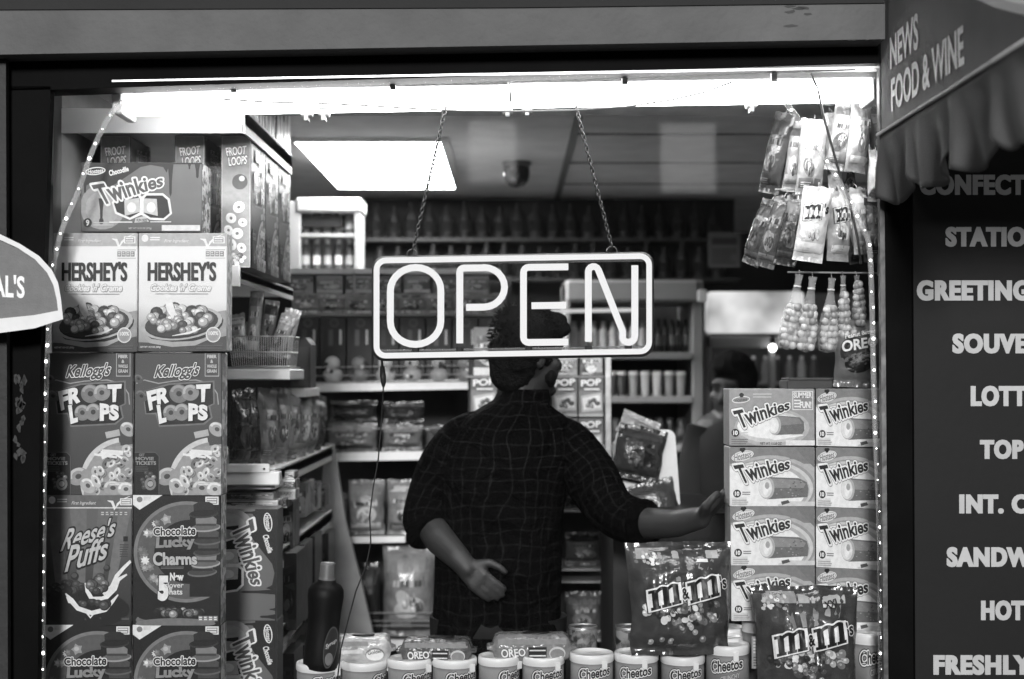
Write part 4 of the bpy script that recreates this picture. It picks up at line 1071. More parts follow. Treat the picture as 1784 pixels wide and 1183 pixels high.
# biscuit packets
def packet(label, rc, Y, tone, rotz, pale, first=None):
    x0, y0, x1, y1 = rc; s = S(Y); L_ = (x1 - x0) * s; H_ = (y1 - y0) * s * .86; D_ = .085
    t = thing('biscuit_packet', label, 'biscuit packet', P((x0 + x1) / 2, y1, Y) + Vector((0, D_ / 2, 0)), 'biscuit packets lying on the canisters', (0, 0, rotz))
    mb = MB(); vs = []; fs = []; n = 28
    secs = [(-.5, .12, .55), (-.44, .2, .62), (-.41, .85, .92), (-.36, 1, 1), (-.1, 1.02, 1), (.1, .98, 1), (.36, 1, 1), (.41, .85, .92), (.44, .2, .62), (.5, .12, .55)]
    for k, (u, fh, fd) in enumerate(secs):
        for j in range(n):
            th = 2 * math.pi * j / n; cx, sx = math.cos(th), math.sin(th)
            y = math.copysign(abs(cx) ** .45, cx) * D_ / 2 * fd; z = H_ / 2 + math.copysign(abs(sx) ** .45, sx) * H_ / 2 * fh
            z += .0042 * noise.noise(Vector((u * 22, th * 2.5, x0))); y += .0036 * noise.noise(Vector((u * 20, th * 3, x0 + 5)))
            vs.append((u * L_, y, z))
    for k in range(len(secs) - 1):
        for j in range(n): fs.append((k * n + j, k * n + (j + 1) % n, (k + 1) * n + (j + 1) % n, (k + 1) * n + j))
    fs += [tuple(range(n)), tuple(range((len(secs) - 1) * n, len(secs) * n))]
    mb.add(vs, fs, foil(tone, .7, 60, .17), True); mb.build('wrapper', t)
    mb = MB(); a = Art(mb, (0, 0, 100, 30), L_, H_, -D_ / 2 - .002, step=.00005)
    if pale:
        a.rect(12, 3, 62, 8, 128); a.rect(14, 13, 55, 17, 190); a.rect(14, 20, 55, 23, 150); a.ell(72, 18, 13, 7.5, 110); a.ell(72, 19, 12, 6.5, 215)
    else:
        a.rect(12, 3, 88, 9, 120); a.rect(46, 12, 66, 25, 22); a.rect(47, 15, 65, 16.5, 190); a.rect(47, 21, 65, 22.5, 190); a.ell(78, 19, 9, 7.5, 170); a.ell(78, 20, 8, 6, 110)
    mb.build('front_print', t)
    mb = MB(); b = Art(mb, (0, 0, 100, 30), L_, H_, -D_ / 2 - .0025, step=.00005)
    if pale: b.text('Golden', 0, 0, 1, 1, 80, .02, quad=[(62, 14), (82, 12), (82, 16), (62, 19)])
    else: b.text('OREO', 0, 0, 1, 1, 225, .03, [(.05, 40)], quad=[(15, 14), (42, 13), (43, 22), (16, 24)])
    mb.build('lettering', t)
    mb = MB(); mb.lathe([(.0, 0), (L_ * .16, 0), (L_ * .165, .0008)], (0, 0, 0), ink(30), 20)
    for v in mb.v: v.y *= .55; v += Vector((L_ * .05, 0, H_ + .0006))
    mb.build('top_seal', t)
packet('pale biscuit packet beside the dark syrup bottle', (560, 1106, 686, 1158), .2, 150, R(4), True)
packet('dark shiny biscuit packet in the middle of the three packets', (690, 1110, 830, 1158), .2, 78, R(-3), False)
packet('light shiny biscuit packet with white letters, right of the three packets', (848, 1102, 1004, 1155), .2, 110, R(2), False)
# tins
def tin(label, px0, px1, py0, py1, Y):
    s = S(Y); r_ = (px1 - px0) * s / 2; h_ = (py1 - py0) * s; t = thing('food_tin', label, 'tin', P((px0 + px1) / 2, py1, Y) + Vector((0, r_, 0)), 'metal tins behind the canisters')
    mb = MB(); mb.lathe([(r_ * .97, 0), (r_, .003), (r_, h_ - .004), (r_ * .98, h_)], (0, 0, 0), busy(int(px0) % 17, 40, 120, 50), 28); mb.build('label_wrap', t)
    mb = MB(); mb.lathe([(r_ * 1.01, h_ - .003), (r_ * 1.02, h_), (r_ * 1.0, h_ + .003), (r_ * .93, h_ + .002), (r_ * .92, h_ - .003), (.001, h_ - .003)], (0, 0, 0), STEEL, 28); mb.build('rim', t)
tin('metal tin behind the right end of the light biscuit packet', 992, 1042, 1097, 1150, .36)
tin('metal tin with a pale top beside the left candy bag', 1074, 1122, 1097, 1148, .36)
# syrup bottle
bY = .145; s = S(bY); bx = thing('syrup_bottle', 'dark waisted syrup bottle with a flip cap standing on a canister', 'bottle', P(554, 1172, bY) + Vector((0, .04, 0)), rot=(0, R(4), 0))
H_ = 148 * s; R0 = 32 * s
mb = MB(); mb.lathe([(R0 * .8, 0), (R0 * .94, .004), (R0 * .98, H_ * .1), (R0 * .95, H_ * .3), (R0 * .88, H_ * .48), (R0 * .90, H_ * .68), (R0 * .99, H_ * .86), (R0 * .97, H_ * .94), (R0 * .8, H_ * 1.0), (R0 * .52, H_ * 1.03), (R0 * .5, H_ * 1.06)], (0, 0, 0), matte('dark_syrup_plastic', .004, .5, .2, 10, .02, spec=.15), 28); mb.build('body', bx)
mb = MB(); mb.lathe([(R0 * .46, H_ * 1.05), (R0 * .44, H_ * 1.1), (R0 * .42, H_ * 1.24), (R0 * .40, H_ * 1.26)], (0, 0, 0), matte('grey_cap', .11, .4), 24); mb.build('cap', bx)
mb = MB(); rb = lambda z: R0 * 1.0
mb2 = Art(mb, (0, 0, 100, 100), 2 * R0, H_ * .62, 0, surf=lambda x, z: -math.sqrt(max(1e-7, rb(z) ** 2 - min(abs(x), rb(z) * .97) ** 2)) - .0008)
mb2.ell(78, 52, 17, 40, 70, 8); mb2.ell(78, 52, 15, 37, 42, 8); mb2.ell(76, 74, 10, 12, 105); mb2.text('Syrup', 0, 0, 1, 1, 170, .02, quad=[(66, 46), (92, 34), (92, 44), (66, 58)])
mb.build('label', bx)

# ------------------------------------------------------------------ shelf unit along the left
SHELFW = matte('shelf_white_enamel', .74, .45, .1, 8, .05)
su = thing('shelf_unit', 'white metal shelf unit running back into the shop at the left', 'shelf', (0, 0, 0))
def board(x0, x1, y0, y1, zb, th=.03, lip=True, name='shelf_board'):
    mb = MB(); mb.box(x0, x1, y0, y1, zb + th * .35, zb + th, SHELFW, .002)
    if lip: mb.box(x1 - .006, x1, y0 + .002, y1 - .002, zb, zb + th + .004, SHELFW); mb.box(x0, x1 - .007, y0 - .003, y0 + .003, zb, zb + th + .004, SHELFW)
    return mb.build(name, su)
x1_, z1_ = PX(425, .3), PZ(232, .3); board(-1.08, x1_, .30, 1.03, z1_, .055)
z2_ = PZ(490, .42); board(-1.08, -.69, .42, 1.38, z2_, .032)
z3_ = PZ(660, .95); board(-1.08, PX(505, .95), .95, 1.4, z3_, .03)
z4_ = PZ(852, .5); board(-1.08, -.60, .5, 1.66, z4_, .045)
z5_ = PZ(1000, .5); board(-1.08, -.595, .5, 1.62, z5_, .05)
z6_ = PZ(1137, .5); board(-1.08, -.59, .5, 1.62, z6_, .05)
mb = MB(); mb.box(-1.10, -1.08, .3, 1.7, 0, z1_ + .35, matte('shelf_back_panel', .2, .6)); mb.build('back_panel', su)
mb = MB(); Y = 1.66; mb.prism([P(566, 772, Y), P(582, 775, Y), P(601, 905, Y), P(628, 1010, Y), P(668, 1183, Y), P(700, 1330, Y), P(560, 1330, Y), P(560, 1000, Y), P(560, 850, Y)], (0, .03, 0), matte('upright_grey_enamel', .36, .5)); mb.build('upright', su)
mb = MB(); mb.box(PX(380, .46), PX(487, .46), .462, .5, PZ(846, .46), PZ(822, .46), SHELFW, .003); mb.box(PX(380, .46), PX(470, .46), .459, .464, PZ(824, .46), PZ(808, .46), SHELFW, .002)
mb.tube([P(460, 817, .457), P(460, 817, .462)], .003, DARKPL, 8); mb.build('bracket', su)
mb = MB(); mb.box(PX(392, .415), PX(418, .415), .41, .42, PZ(500, .415), PZ(462, .415), SHELFW, .002); mb.build('bracket', su)
# partition column behind the left edge
mb = MB(); mb.box(PX(128, .62), PX(196, .62), .62, .9, DZ, 2.21, matte('partition_grey', .22, .7, .2, 5), .01); mb.box(PX(190, .62), PX(197, .62), .60, .62, DZ, PZ(200, .62), SHELFW)
solo(mb, 'partition', 'plain grey partition column behind the left rope light', 'partition', (0, 0, 0))
# ring cereal boxes on the second shelf, broad side to the aisle
zb2 = z2_ + .034
for k, (x, y, lb) in enumerate(((-.685, .52, 'first of the aisle row, beside the chocolate-drip carton'), (-.685, .73, 'second of the aisle row'), (-.685, .94, 'third of the aisle row'),
                               (-.80, .52, 'behind the chocolate-drip carton, right of the dark gap'), (-.985, .52, 'behind the chocolate-drip carton, left of the dark gap'))):
    copy_tree(boxB, (x, y, zb2), 'dark ring cereal box ' + lb, rot=(0, 0, R(90)), group='cereal boxes on the left shelf', scale=(1, 1.25, 1.02))

def rprint(a, seed, lo, hi):
    """invented package picture: band, blot, name bar, small lines"""
    rn = random.Random(seed); T = lambda: rn.uniform(lo, hi)
    a.rect(0, 0, 100, rn.uniform(14, 26), T()); a.rect(0, rn.uniform(80, 88), 100, 100, T())
    a.ell(rn.uniform(35, 65), rn.uniform(58, 70), rn.uniform(22, 36), rn.uniform(12, 20), T(), rn.uniform(-20, 20)); a.ell(rn.uniform(35, 65), rn.uniform(56, 68), rn.uniform(10, 20), rn.uniform(6, 11), hi, rn.uniform(-20, 20))
    a.balls(rn.uniform(35, 65), rn.uniform(58, 72), 20, 9, 9, 7, [lo, (lo + hi) / 2, hi], seed, 1.3)
    y = rn.uniform(26, 36); a.poly([(12, y + 2), (88, y - 4), (90, y + 10), (14, y + 14)], T()); 
    rn2 = random.Random(seed + 1); x = 16
    while x < 84:
        w_ = rn2.uniform(5, 9); a.poly([(x, y + 2), (x + w_, y + 1), (x + w_, y + 9), (x, y + 10)], hi if T() < (lo + hi) / 2 else lo); x += w_ + 2.5
    a.lines(10, 88, 60, 97, 3, hi, seed)
def sbox(label, px0, px1, py0, py1, Y, d, seed, lo, hi, group, name='snack_box', cat='box', rz=0, L=.7):
    s = S(Y); w_, h_ = (px1 - px0) * s, (py1 - py0) * s
    t = thing(name, label, cat, P((px0 + px1) / 2, py1, Y) + Vector((0, d / 2, 0)), group, (0, 0, rz))
    mb = MB(); mb.box(-w_ / 2, w_ / 2, -d / 2, d / 2, 0, h_, busy(seed % 7, lo * .6, (lo + hi) / 2, 24, L=L), .002); mb.build('carton', t)
    mb = MB(); a = Art(mb, (0, 0, 100, 100), w_, h_, -d / 2, step=.00005, L=L); rprint(a, seed, lo, hi); mb.build('front_print', t)
    return t
def sbag(label, px0, px1, py0, py1, Y, th, seed, lo, hi, group, name='snack_bag', cat='snack bag', rot=(0, 0, 0), pr=True, wr=.5, hang=False):
    s = S(Y); w_, h_ = (px1 - px0) * s, (py1 - py0) * s
    loc = P((px0 + px1) / 2, py1, Y) + Vector((0, th / 2, 0))
    if hang:      # turns about its top edge
        m = Matrix.Rotation(rot[1], 3, 'Y'); top = P((px0 + px1) / 2, py0, Y); loc = top - m @ Vector((0, 0, h_))
    t = thing(name, label, cat, loc, group, rot)
    mk, sf_ = pouch(w_, h_, th, seed, wr=.003 * min(1, w_ / .1), nx=14, nz=18)
    mk(foil((lo + hi) / 2, wr, 34, .25)).build('pouch', t)
    if pr:
        mb = MB(); a = Art(mb, (-12, -10, 112, 110), w_, h_, 0, surf=lambda x, z: sf_(x, z) - .001, step=.00006); rprint(a, seed, lo, hi); mb.build('front_print', t)
    return t
# jars on top of the shelf, seen as upright streaks
for k, (y, r_) in enumerate(((.42, .05), (.56, .052), (.70, .048), (.84, .05), (.97, .045))):
    t = thing('tall_carton', 'tall glossy carton on the topmost left shelf, ' + ORD[k] + ' from the glass', 'carton', (-.695, y, z1_ + .058), 'tall cartons on the topmost shelf')
    mb = MB(); mb.box(-.05, .05, -.06, .06, 0, .16, busy(30 + k, 40, 200, 26, (3, 3, .4), .3), .004); mb.build('carton', t)
    mb = MB(); mb.box(-.052, .052, -.062, .062, .13, .137, ink(190), .001); mb.build('band', t)
# wire basket with small bags
by = .72; bo = P(452, 641, by)
mb = MB(); WM = matte('pale_wire_metal', .5, .35, .1, 30, metal=.3); s = S(by); bw_, bh_ = 100 * s, 55 * s
for k in range(27):
    u = k / 26; mb.tube([(-bw_ * .47 + u * bw_ * .94, -.0, .004), (-bw_ * .52 + u * bw_ * 1.04, -.012, bh_)], .0010, WM, 5)
for z, e, y in ((.004, .47, 0), (bh_ * .5, .5, -.006), (bh_, .525, -.012)): mb.tube([(-bw_ * e, y, z), (bw_ * e, y, z), (bw_ * e, .17, z), (-bw_ * e, .17, z)], .0018, WM, 6, True)
for k in range(9): mb.tube([(bw_ * .47, .17 * k / 8, .004), (bw_ * .52, .17 * k / 8, bh_)], .001, WM, 5); mb.tube([(-bw_ * .47 + bw_ * .94 * k / 8, 0, .004), (-bw_ * .47 + bw_ * .94 * k / 8, .17, .004)], .001, WM, 5)
solo(mb, 'wire_basket', 'pale wire basket of small snack bags on the left shelf', 'basket', bo)
mb = MB(); mb.box(PX(395, .7), PX(505, .7), .70, .96, PZ(662, .7), PZ(643, .7), SHELFW, .003); solo(mb, 'basket_ledge', 'short white ledge under the wire basket', 'shelf', (0, 0, 0))
for k, (x0, x1, y0, y1, lo, hi, a) in enumerate(((402, 432, 545, 622, 60, 180, -8), (424, 448, 505, 622, 50, 190, 4), (444, 470, 520, 622, 40, 130, 9), (462, 490, 545, 622, 50, 190, 18), (476, 505, 535, 622, 70, 170, 12), (412, 438, 560, 622, 90, 200, 14))):
    sbag('small snack bag standing in the wire basket, ' + ORD[k] + ' from the left', x0, x1, y0, y1, .76 + .022 * (k % 3), .03, 40 + k, lo, hi, 'bags in the wire basket', rot=(R(-6), R(a), R(10 * (k % 3) - 10)))
mb = MB(); mb.prism([P(506, 594, 1.15), P(532, 588, 1.15), P(541, 600, 1.15), P(541, 676, 1.15), P(506, 676, 1.15)], (0, .12, 0), matte('dark_grey_board', .035, .6)); mb.box(PX(508, 1.14), PX(536, 1.14), 1.147, 1.151, PZ(672, 1.14), PZ(604, 1.14), matte('dark_grey_board_face', .05, .6))
solo(mb, 'display_bin', 'dark grey display bin beside the wire basket', 'bin', (0, 0, 0))
mb = MB(); mb.box(PX(500, 1.15), PX(545, 1.15), 1.0, 1.3, PZ(690, 1.15), PZ(677, 1.15), SHELFW); mb.build('shelf_board', su)
# row of standing bags on the fourth shelf
for k, (x0, x1, y0, y1, Y, lo, hi, a) in enumerate(((392, 430, 668, 806, .50, 24, 52, 4), (416, 452, 668, 806, .60, 22, 56, -3), (438, 476, 672, 806, .70, 60, 150, 4), (460, 498, 672, 802, .82, 60, 160, 6), (480, 514, 675, 798, .94, 60, 150, 7), (500, 532, 676, 790, 1.08, 80, 190, 8), (518, 546, 676, 782, 1.22, 70, 160, 9), (534, 558, 680, 776, 1.38, 40, 110, 9))):
    o = sbag('crinkled snack bag on the fourth left shelf, ' + ORD[k] + ' from the glass', x0, x1, y0, y1, Y, .075, 60 + k, lo, hi, 'bags standing on the fourth shelf', rot=(R(-4), R(a), R(38)), wr=.9)
    o.location.z = z4_ + .047
# little boxes under it
for k, (x0, x1, y0, y1, Y, d, lo, hi) in enumerate(((392, 484, 872, 886, .52, .1, 130, 220), (392, 476, 858, 871, .54, .1, 80, 190), (470, 500, 868, 885, .60, .09, 50, 120), (484, 514, 853, 870, .62, .08, 120, 210), (484, 514, 836, 852, .64, .08, 110, 200), (484, 512, 822, 835, .66, .08, 110, 200),
        (504, 532, 842, 902, 1.0, .1, 80, 190), (522, 540, 838, 896, 1.15, .1, 90, 200), (538, 552, 842, 890, 1.3, .1, 110, 210), (551, 566, 845, 884, 1.45, .1, 60, 150), (484, 510, 874, 962, .72, .12, 40, 120))):
    sbox('small packet box under the fourth left shelf, ' + ['lowest of the flat pile', 'upper of the flat pile', 'dark one beside the flat pile', 'lowest of the little pile', 'middle of the little pile', 'top of the little pile', 'tall one behind the little pile', 'narrow pale one', 'pale one near the upright', 'dark one by the upright', 'dark upright one beside the cake carton'][k], x0, x1, y0, y1, Y, d, 80 + k, lo, hi, 'small boxes under the fourth shelf')
for k, (x0, x1, y0, y1, Y, lo, hi) in enumerate(((490, 516, 965, 1098, .62, 25, 70), (506, 530, 950, 1085, .85, 25, 75), (522, 548, 935, 1065, 1.1, 25, 70), (542, 572, 930, 1050, 1.4, 30, 70))):
    o = sbox('dark packet box on the lowest left shelf, ' + ORD[k] + ' from the glass', x0, x1, y0, y1, Y, .16, 100 + k, lo, hi, 'dark boxes on the lowest shelf')
for k, (x0, x1, y0, y1, Y) in enumerate(((490, 512, 1140, 1230, .6), (508, 530, 1125, 1215, .85), (526, 548, 1110, 1200, 1.1))):
    sbox('dark box below the lowest left shelf lip, ' + ORD[k] + ' from the glass', x0, x1, y0, y1, Y, .16, 110 + k, 22, 60, 'dark boxes below the lip')

# ------------------------------------------------------------------ shelves at the back
YB = 1.8
bu = thing('back_shelf', 'wide back shelf unit with bright white shelf edges behind the man', 'shelf', (0, 0, 0))
def edge(px0, px1, py0, py1, tilt, nm='shelf_board'):
    mb = MB(); a, b, c, d = P(px0, py0 + tilt, YB), P(px1, py0, YB), P(px1, py1, YB), P(px0, py1 + tilt, YB)
    mb.prism([a, b, c, d], (0, .008, 0), matte('shelf_edge_strip', .8, .4, .05, 20))
    mb.prism([Vector((a.x, YB + .01, c.z + .002)), Vector((b.x, YB + .01, c.z + .002)), Vector((b.x, YB + .01, c.z + .016)), Vector((a.x, YB + .01, c.z + .016))], (0, .42, 0), GREYM)
    return mb.build(nm, bu)
edge(496, 872, 468, 477, 0); edge(540, 815, 661, 678, 5); edge(575, 752, 786, 801, 3); edge(592, 706, 934, 945, 2); edge(500, 870, 1115, 1130, 0)
mb = MB(); mb.box(PX(480, YB), PX(890, YB), YB + .44, YB + .46, 0, PZ(466, YB), matte('peg_panel_dark', .05, .7)); mb.build('back_panel', bu)
for py in (637, 652, 664, 745): 
    mb = MB(); mb.tube([P(540, py + 3, YB - .004), P(815, py, YB - .004)], .0022, WM, 6); mb.build('wire_rail', bu)
for py in (1068, 1090, 1082):
    mb = MB(); mb.tube([P(600, py, YB - .004), P(760, py, YB - .004)], .002, WM, 6); mb.build('wire_rail', bu)
mb = MB(); mb.tube([P(617, 472, YB - .003), P(617, 508, YB - .003)], .004, SHELFW, 6); mb.build('divider', bu)
for k in range(7):
    x = 500 + k * 51; sbox('small printed box on the top back shelf, ' + ORD[k] + ' from the left', x, x + 46, 480, 510, YB + .02, .1, 120 + k, 60, 170, 'small boxes on the top back shelf')
for k in range(8):
    x = 505 + k * 47; sbag('lying snack packet under the top back shelf, ' + ORD[k] + ' from the left', x, x + 50, 510, 548, YB + .0, .06, 130 + k, 40, 215, 'lying packets at the back', wr=.9)
    mb = MB()
mb = MB(); mb.box(PX(496, YB), PX(872, YB), YB + .03, YB + .2, PZ(550, YB), PZ(547, YB), GREYM); mb.build('packet_shelf', bu)
for k in range(8):
    x = 512 + k * 46; s = S(YB); w_, h_ = 44 * s, 118 * s; t = thing('toy_pack', 'dark hanging toy pack with a pale strip and bulb, ' + ORD[k] + ' from the left', 'toy pack', P(x + 22, 670, YB + .02), 'hanging toy packs at the back')
    mb = MB(); mb.box(-w_ / 2, w_ / 2, 0, .004, 0, h_, ink(26), .001)
    a = Art(mb, (0, 0, 44, 118), w_, h_, 0); a.ell(24, 10, 8, 8, 60); a.ell(24, 10, 5, 5, 36); a.rect(33, 22, 37, 48, 190); a.rect(14, 22, 22, 50, 52 + 18 * (k % 3)); a.rect(2, 16, 5, 60, 48); mb.build('card', t)
    mb = MB(); rn = random.Random(k); tone = [150, 175, 110, 165, 150, 145, 120, 130][k]
    mb.ball((0, -.012, h_ * .32), w_ * .30, ink(tone), 14, (1, .6, .9)); mb.ball((.002, -.012, h_ * .14), w_ * .40, ink(tone * .85), 14, (1, .5, .8))
    for j in range(3): mb.ball((rn.uniform(-.3, .3) * w_, -.03, h_ * rn.uniform(.1, .34)), w_ * .08, ink(rn.choice([60, 200])), 8)
    mb.build('toy', t)
for k, (x0, x1, y0, y1, lo, hi) in enumerate(((568, 655, 738, 790, 40, 150), (664, 735, 740, 788, 30, 150), (740, 800, 742, 786, 30, 120), (572, 655, 698, 737, 25, 60), (666, 738, 700, 739, 20, 60))):
    sbag('dark tray of sweets on the middle back shelf, ' + ['lower left', 'lower middle', 'lower right', 'upper left', 'upper middle'][k], x0, x1, y0, y1, YB + .03, .08, 150 + k, lo, hi, 'sweet trays at the back', name='sweet_tray', cat='sweets', wr=.9)
for k, (x0, x1, y0, y1, lo, hi) in enumerate(((582, 602, 860, 932, 60, 160), (604, 668, 838, 934, 30, 190), (672, 730, 838, 934, 40, 180), (734, 780, 840, 932, 30, 130))):
    sbag('shiny bag on the third back shelf, ' + ORD[k] + ' from the left', x0, x1, y0, y1, YB + .03, .1, 160 + k, lo, hi, 'shiny bags on the third back shelf', wr=.9)
for k, (x0, x1, y0, y1, lo, hi) in enumerate(((596, 660, 985, 1114, 20, 70), (664, 756, 955, 1114, 60, 150), (760, 820, 985, 1114, 25, 70))):
    sbag(['dark large bag on the bottom back shelf beside the upright', 'pale grey large bag on the bottom back shelf behind the hand', 'dark large bag on the bottom back shelf hidden by the man'][k], x0, x1, y0, y1, YB + .02, .12, 170 + k, lo, hi, 'large bags on the bottom back shelf', name='large_bag', wr=.6)
# white cabinet with bottles on top of the back shelf
CABM = matte('cabinet_pale_grey', .38, .5, .15, 12); cY = 2.1; cb = thing('white_cabinet', 'white display cabinet with bottle columns on top of the back shelf', 'cabinet', P(565, 470, cY))
oc = P(565, 470, cY); s = S(cY)
mb = MB(); mb.box(-66 * s, 62 * s, .14, .16, 0, 126 * s, CABM); mb.box(-66 * s, -42 * s, 0, .14, 0, 120 * s, CABM, .004); mb.box(52 * s, 62 * s, 0, .14, 0, 120 * s, CABM, .004); mb.box(-42 * s, 52 * s, 0, .14, 58 * s, 64 * s, CABM); mb.build('body', cb)
mb = MB(); mb.box(-50 * s, 66 * s, -.01, .16, 100 * s, 126 * s, CABM, .008); mb.build('header', cb)
mb = MB(); mb.box(-42 * s, 30 * s, .02, .03, 76 * s, 96 * s, ink(40)); a = Art(mb, (0, 0, 100, 30), 60 * s, 18 * s, .02); mb.build('label_strip', cb)
for r_ in range(2):
    for k in range(5):
        t = thing('small_bottle', 'small bottle in the white cabinet, ' + ['lower', 'upper'][r_] + ' row, ' + ORD[k] + ' from the left', 'bottle', P(533 + k * 19, 470 - r_ * 62 - 1, cY + .05), 'bottles in the white cabinet')
        mb = MB(); rb = 7.5 * s; mb.lathe([(rb * .9, 0), (rb, .004), (rb, 34 * s), (rb * .5, 44 * s)], (0, 0, 0), matte('amber_grey_glass', .12, .2), 12); mb.build('body', t)
        mb = MB(); mb.lathe([(rb * .55, 44 * s), (rb * .55, 52 * s), (rb * .4, 53 * s)], (0, 0, 0), WHITE, 10); mb.build('cap', t)
        mb = MB(); mb.lathe([(rb * 1.02, 8 * s), (rb * 1.02, 24 * s)], (0, 0, 0), ink(150 + 30 * (k % 2)), 12); mb.build('label', t)
# dark upper rack with rows of dark bottles
rY = 3.45
rk = thing('wall_rack', 'dark upper rack of bottles along the back of the shop', 'rack', (0, 0, 0))
mb = MB(); mb.box(PX(560, rY), PX(1290, rY), rY + .16, rY + .2, .9, CEIL, matte('rack_back_dark', .006, .7)); mb.build('back_panel', rk)
for py in (415, 484):
    mb = MB(); mb.box(PX(560, rY), PX(1290, rY), rY - .02, rY + .16, PZ(py + 6, rY), PZ(py, rY), matte('rack_board_dark', .006, .6)); mb.build('shelf_board', rk)
proto = None
for r_, (py, hh) in enumerate(((415, 62), (484, 56))):
    for k in range(20):
        x = 655 + k * 31 + (r_ * 7); s = S(rY); rn = random.Random(k * 3 + r_)
        lb = 'dark bottle on the ' + ['upper', 'lower'][r_] + ' rack board, ' + ORD[k % 20] + ' from the left'
        if proto is None:
            t = thing('dark_bottle', lb, 'bottle', P(x, py, rY), 'dark bottles on the back rack'); rb = 11 * s
            mb = MB(); mb.lathe([(rb * .9, 0), (rb, .005), (rb, hh * .62 * s), (rb * .42, hh * .8 * s), (rb * .36, hh * .98 * s), (rb * .4, hh * s)], (0, 0, 0), matte('rack_bottle_glass', .012, .5, spec=.2), 14); mb.build('body', t)
            mb = MB(); mb.lathe([(rb * 1.02, hh * .18 * s), (rb * 1.02, hh * .5 * s)], (0, 0, 0), ink(24), 14); mb.build('label', t); proto = t
        else:
            k_ = rn.uniform(.85, 1.05); copy_tree(proto, P(x, py, rY), lb, scale=(k_ * rn.uniform(.9, 1.25), k_, k_))

# toaster-pastry column on a slim metal rack right of the man
rY = 1.42
rk2 = thing('slim_rack', 'slim metal rack of printed boxes and bags behind the man', 'rack', (0, 0, 0))
mb = MB(); mb.box(PX(1053, rY), PX(1064, rY), rY - .03, rY, 0, PZ(618, rY), matte('rack_post_metal', .4, .35, .2, 20, metal=.6), .002); mb.build('post', rk2)
for py, th in ((800, 6), (826, 4), (888, 4), (990, 4), (1012, 3), (1112, 5), (655, 3)):
    mb = MB(); mb.box(PX(812, rY), PX(1053, rY), rY - .01, rY + .25, PZ(py + th, rY), PZ(py, rY), GREYM); mb.build('shelf_board', rk2)
mb = MB(); mb.box(PX(812, rY), PX(1053, rY), rY + .25, rY + .26, 0, PZ(618, rY), matte('rack_back_panel', .03, .7)); mb.build('back_panel', rk2)
def pastry(label, x0, x1, y0, y1, first={}):
    s = S(rY); w_, h_ = (x1 - x0) * s, (y1 - y0) * s; loc = P((x0 + x1) / 2, y1, rY) + Vector((0, .1, 0))
    if 'o' in first: return copy_tree(first['o'], loc, label, scale=(w_ / first['w'], 1, h_ / first['h']))
    t = thing('pastry_box', label, 'snack box', loc, 'printed pastry boxes in the slim rack')
    mb = MB(); mb.box(-w_ / 2, w_ / 2, -.1, .1, 0, h_, ink(112), .002); mb.build('carton', t)
    mb = MB(); a = Art(mb, (0, 0, 44, 70), w_, h_, -.1); a.rect(0, 0, 44, 24, 90); a.poly([(4, 34), (40, 28), (42, 58), (6, 62)], 160); a.poly([(7, 38), (37, 32), (39, 54), (9, 58)], 200); a.balls(23, 46, 12, 8, 8, 4, [70, 110], 3); a.rect(0, 65, 44, 70, 150); mb.build('front_print', t)
    mb = MB(); b = Art(mb, (0, 0, 44, 70), w_, h_, -.1); b.k = 60; b.text('POP', 0, 0, 1, 1, 225, .04, [(.06, 60)], quad=[(4, 6), (40, 3), (40, 15), (4, 18)]); b.lines(10, 19, 38, 26, 1, 190); mb.build('lettering', t)
    first.update(o=t, w=w_, h=h_); return t
for k, (x0, x1, y0, y1, lb) in enumerate(((1008, 1051, 656, 726, 'upper box by the metal post'), (1008, 1051, 729, 799, 'lower box by the metal post'), (962, 1006, 656, 726, 'upper box beside the cheek of the man'), (962, 1006, 729, 799, 'lower box behind the shoulder of the man'),
        (820, 866, 655, 727, 'upper left box beside the collar of the man'), (820, 866, 729, 799, 'lower left box behind the left shoulder'))):
    pastry('pastry box with white lettering, ' + lb, x0, x1, y0, y1)
sbox('small box with round dots on top of the slim rack', 1010, 1050, 612, 654, rY, .12, 190, 40, 230, 'boxes on top of the slim rack'); sbox('pale box on top of the slim rack left of the dotted one', 962, 1006, 618, 654, rY, .12, 191, 60, 180, 'boxes on top of the slim rack')
sbox('printed box on top of the slim rack behind the neck of the man', 825, 872, 570, 654, rY, .12, 192, 60, 190, 'boxes on top of the slim rack')
for k, (x0, x1, y0, y1, lo, hi) in enumerate(((985, 1050, 930, 989, 25, 120), (985, 1052, 1035, 1111, 25, 110), (986, 1050, 838, 887, 20, 60))):
    sbag('dark shiny bag in the slim rack, ' + ['middle board under the sleeve', 'bottom board', 'upper board beside the elbow'][k], x0, x1, y0, y1, rY, .1, 195 + k, lo, hi, 'dark bags in the slim rack', wr=.9)

# ------------------------------------------------------------------ drinks cooler, lit menu board, white till
kY = 2.6
ck = thing('drinks_cooler', 'open drinks cooler with lit top shelf and rows of cups', 'cooler', (0, 0, 0))
x0_, x1_ = PX(985, kY), PX(1226, kY)
CKM = matte('cooler_grey_enamel', .28, .45, .1, 6)
mb = MB(); mb.box(x0_, x1_, kY + .5, kY + .55, 0, PZ(488, kY), matte('cooler_lining', .10, .5)); mb.box(PX(1206, kY), x1_, kY, kY + .5, 0, PZ(488, kY), CKM, .006); mb.box(x0_, PX(995, kY), kY, kY + .5, 0, PZ(488, kY), CKM, .006); mb.build('body', ck)
mb = MB(); mb.box(x0_, x1_ - .02, kY - .03, kY + .4, PZ(527, kY), PZ(488, kY), CKM, .012); mb.build('header', ck)
mb = MB(); mb.box(PX(1214, kY), PX(1230, kY), kY - .035, kY - .005, PZ(527, kY), PZ(505, kY), matte('cooler_corner_white', .75, .3), .004); mb.build('corner_cap', ck)
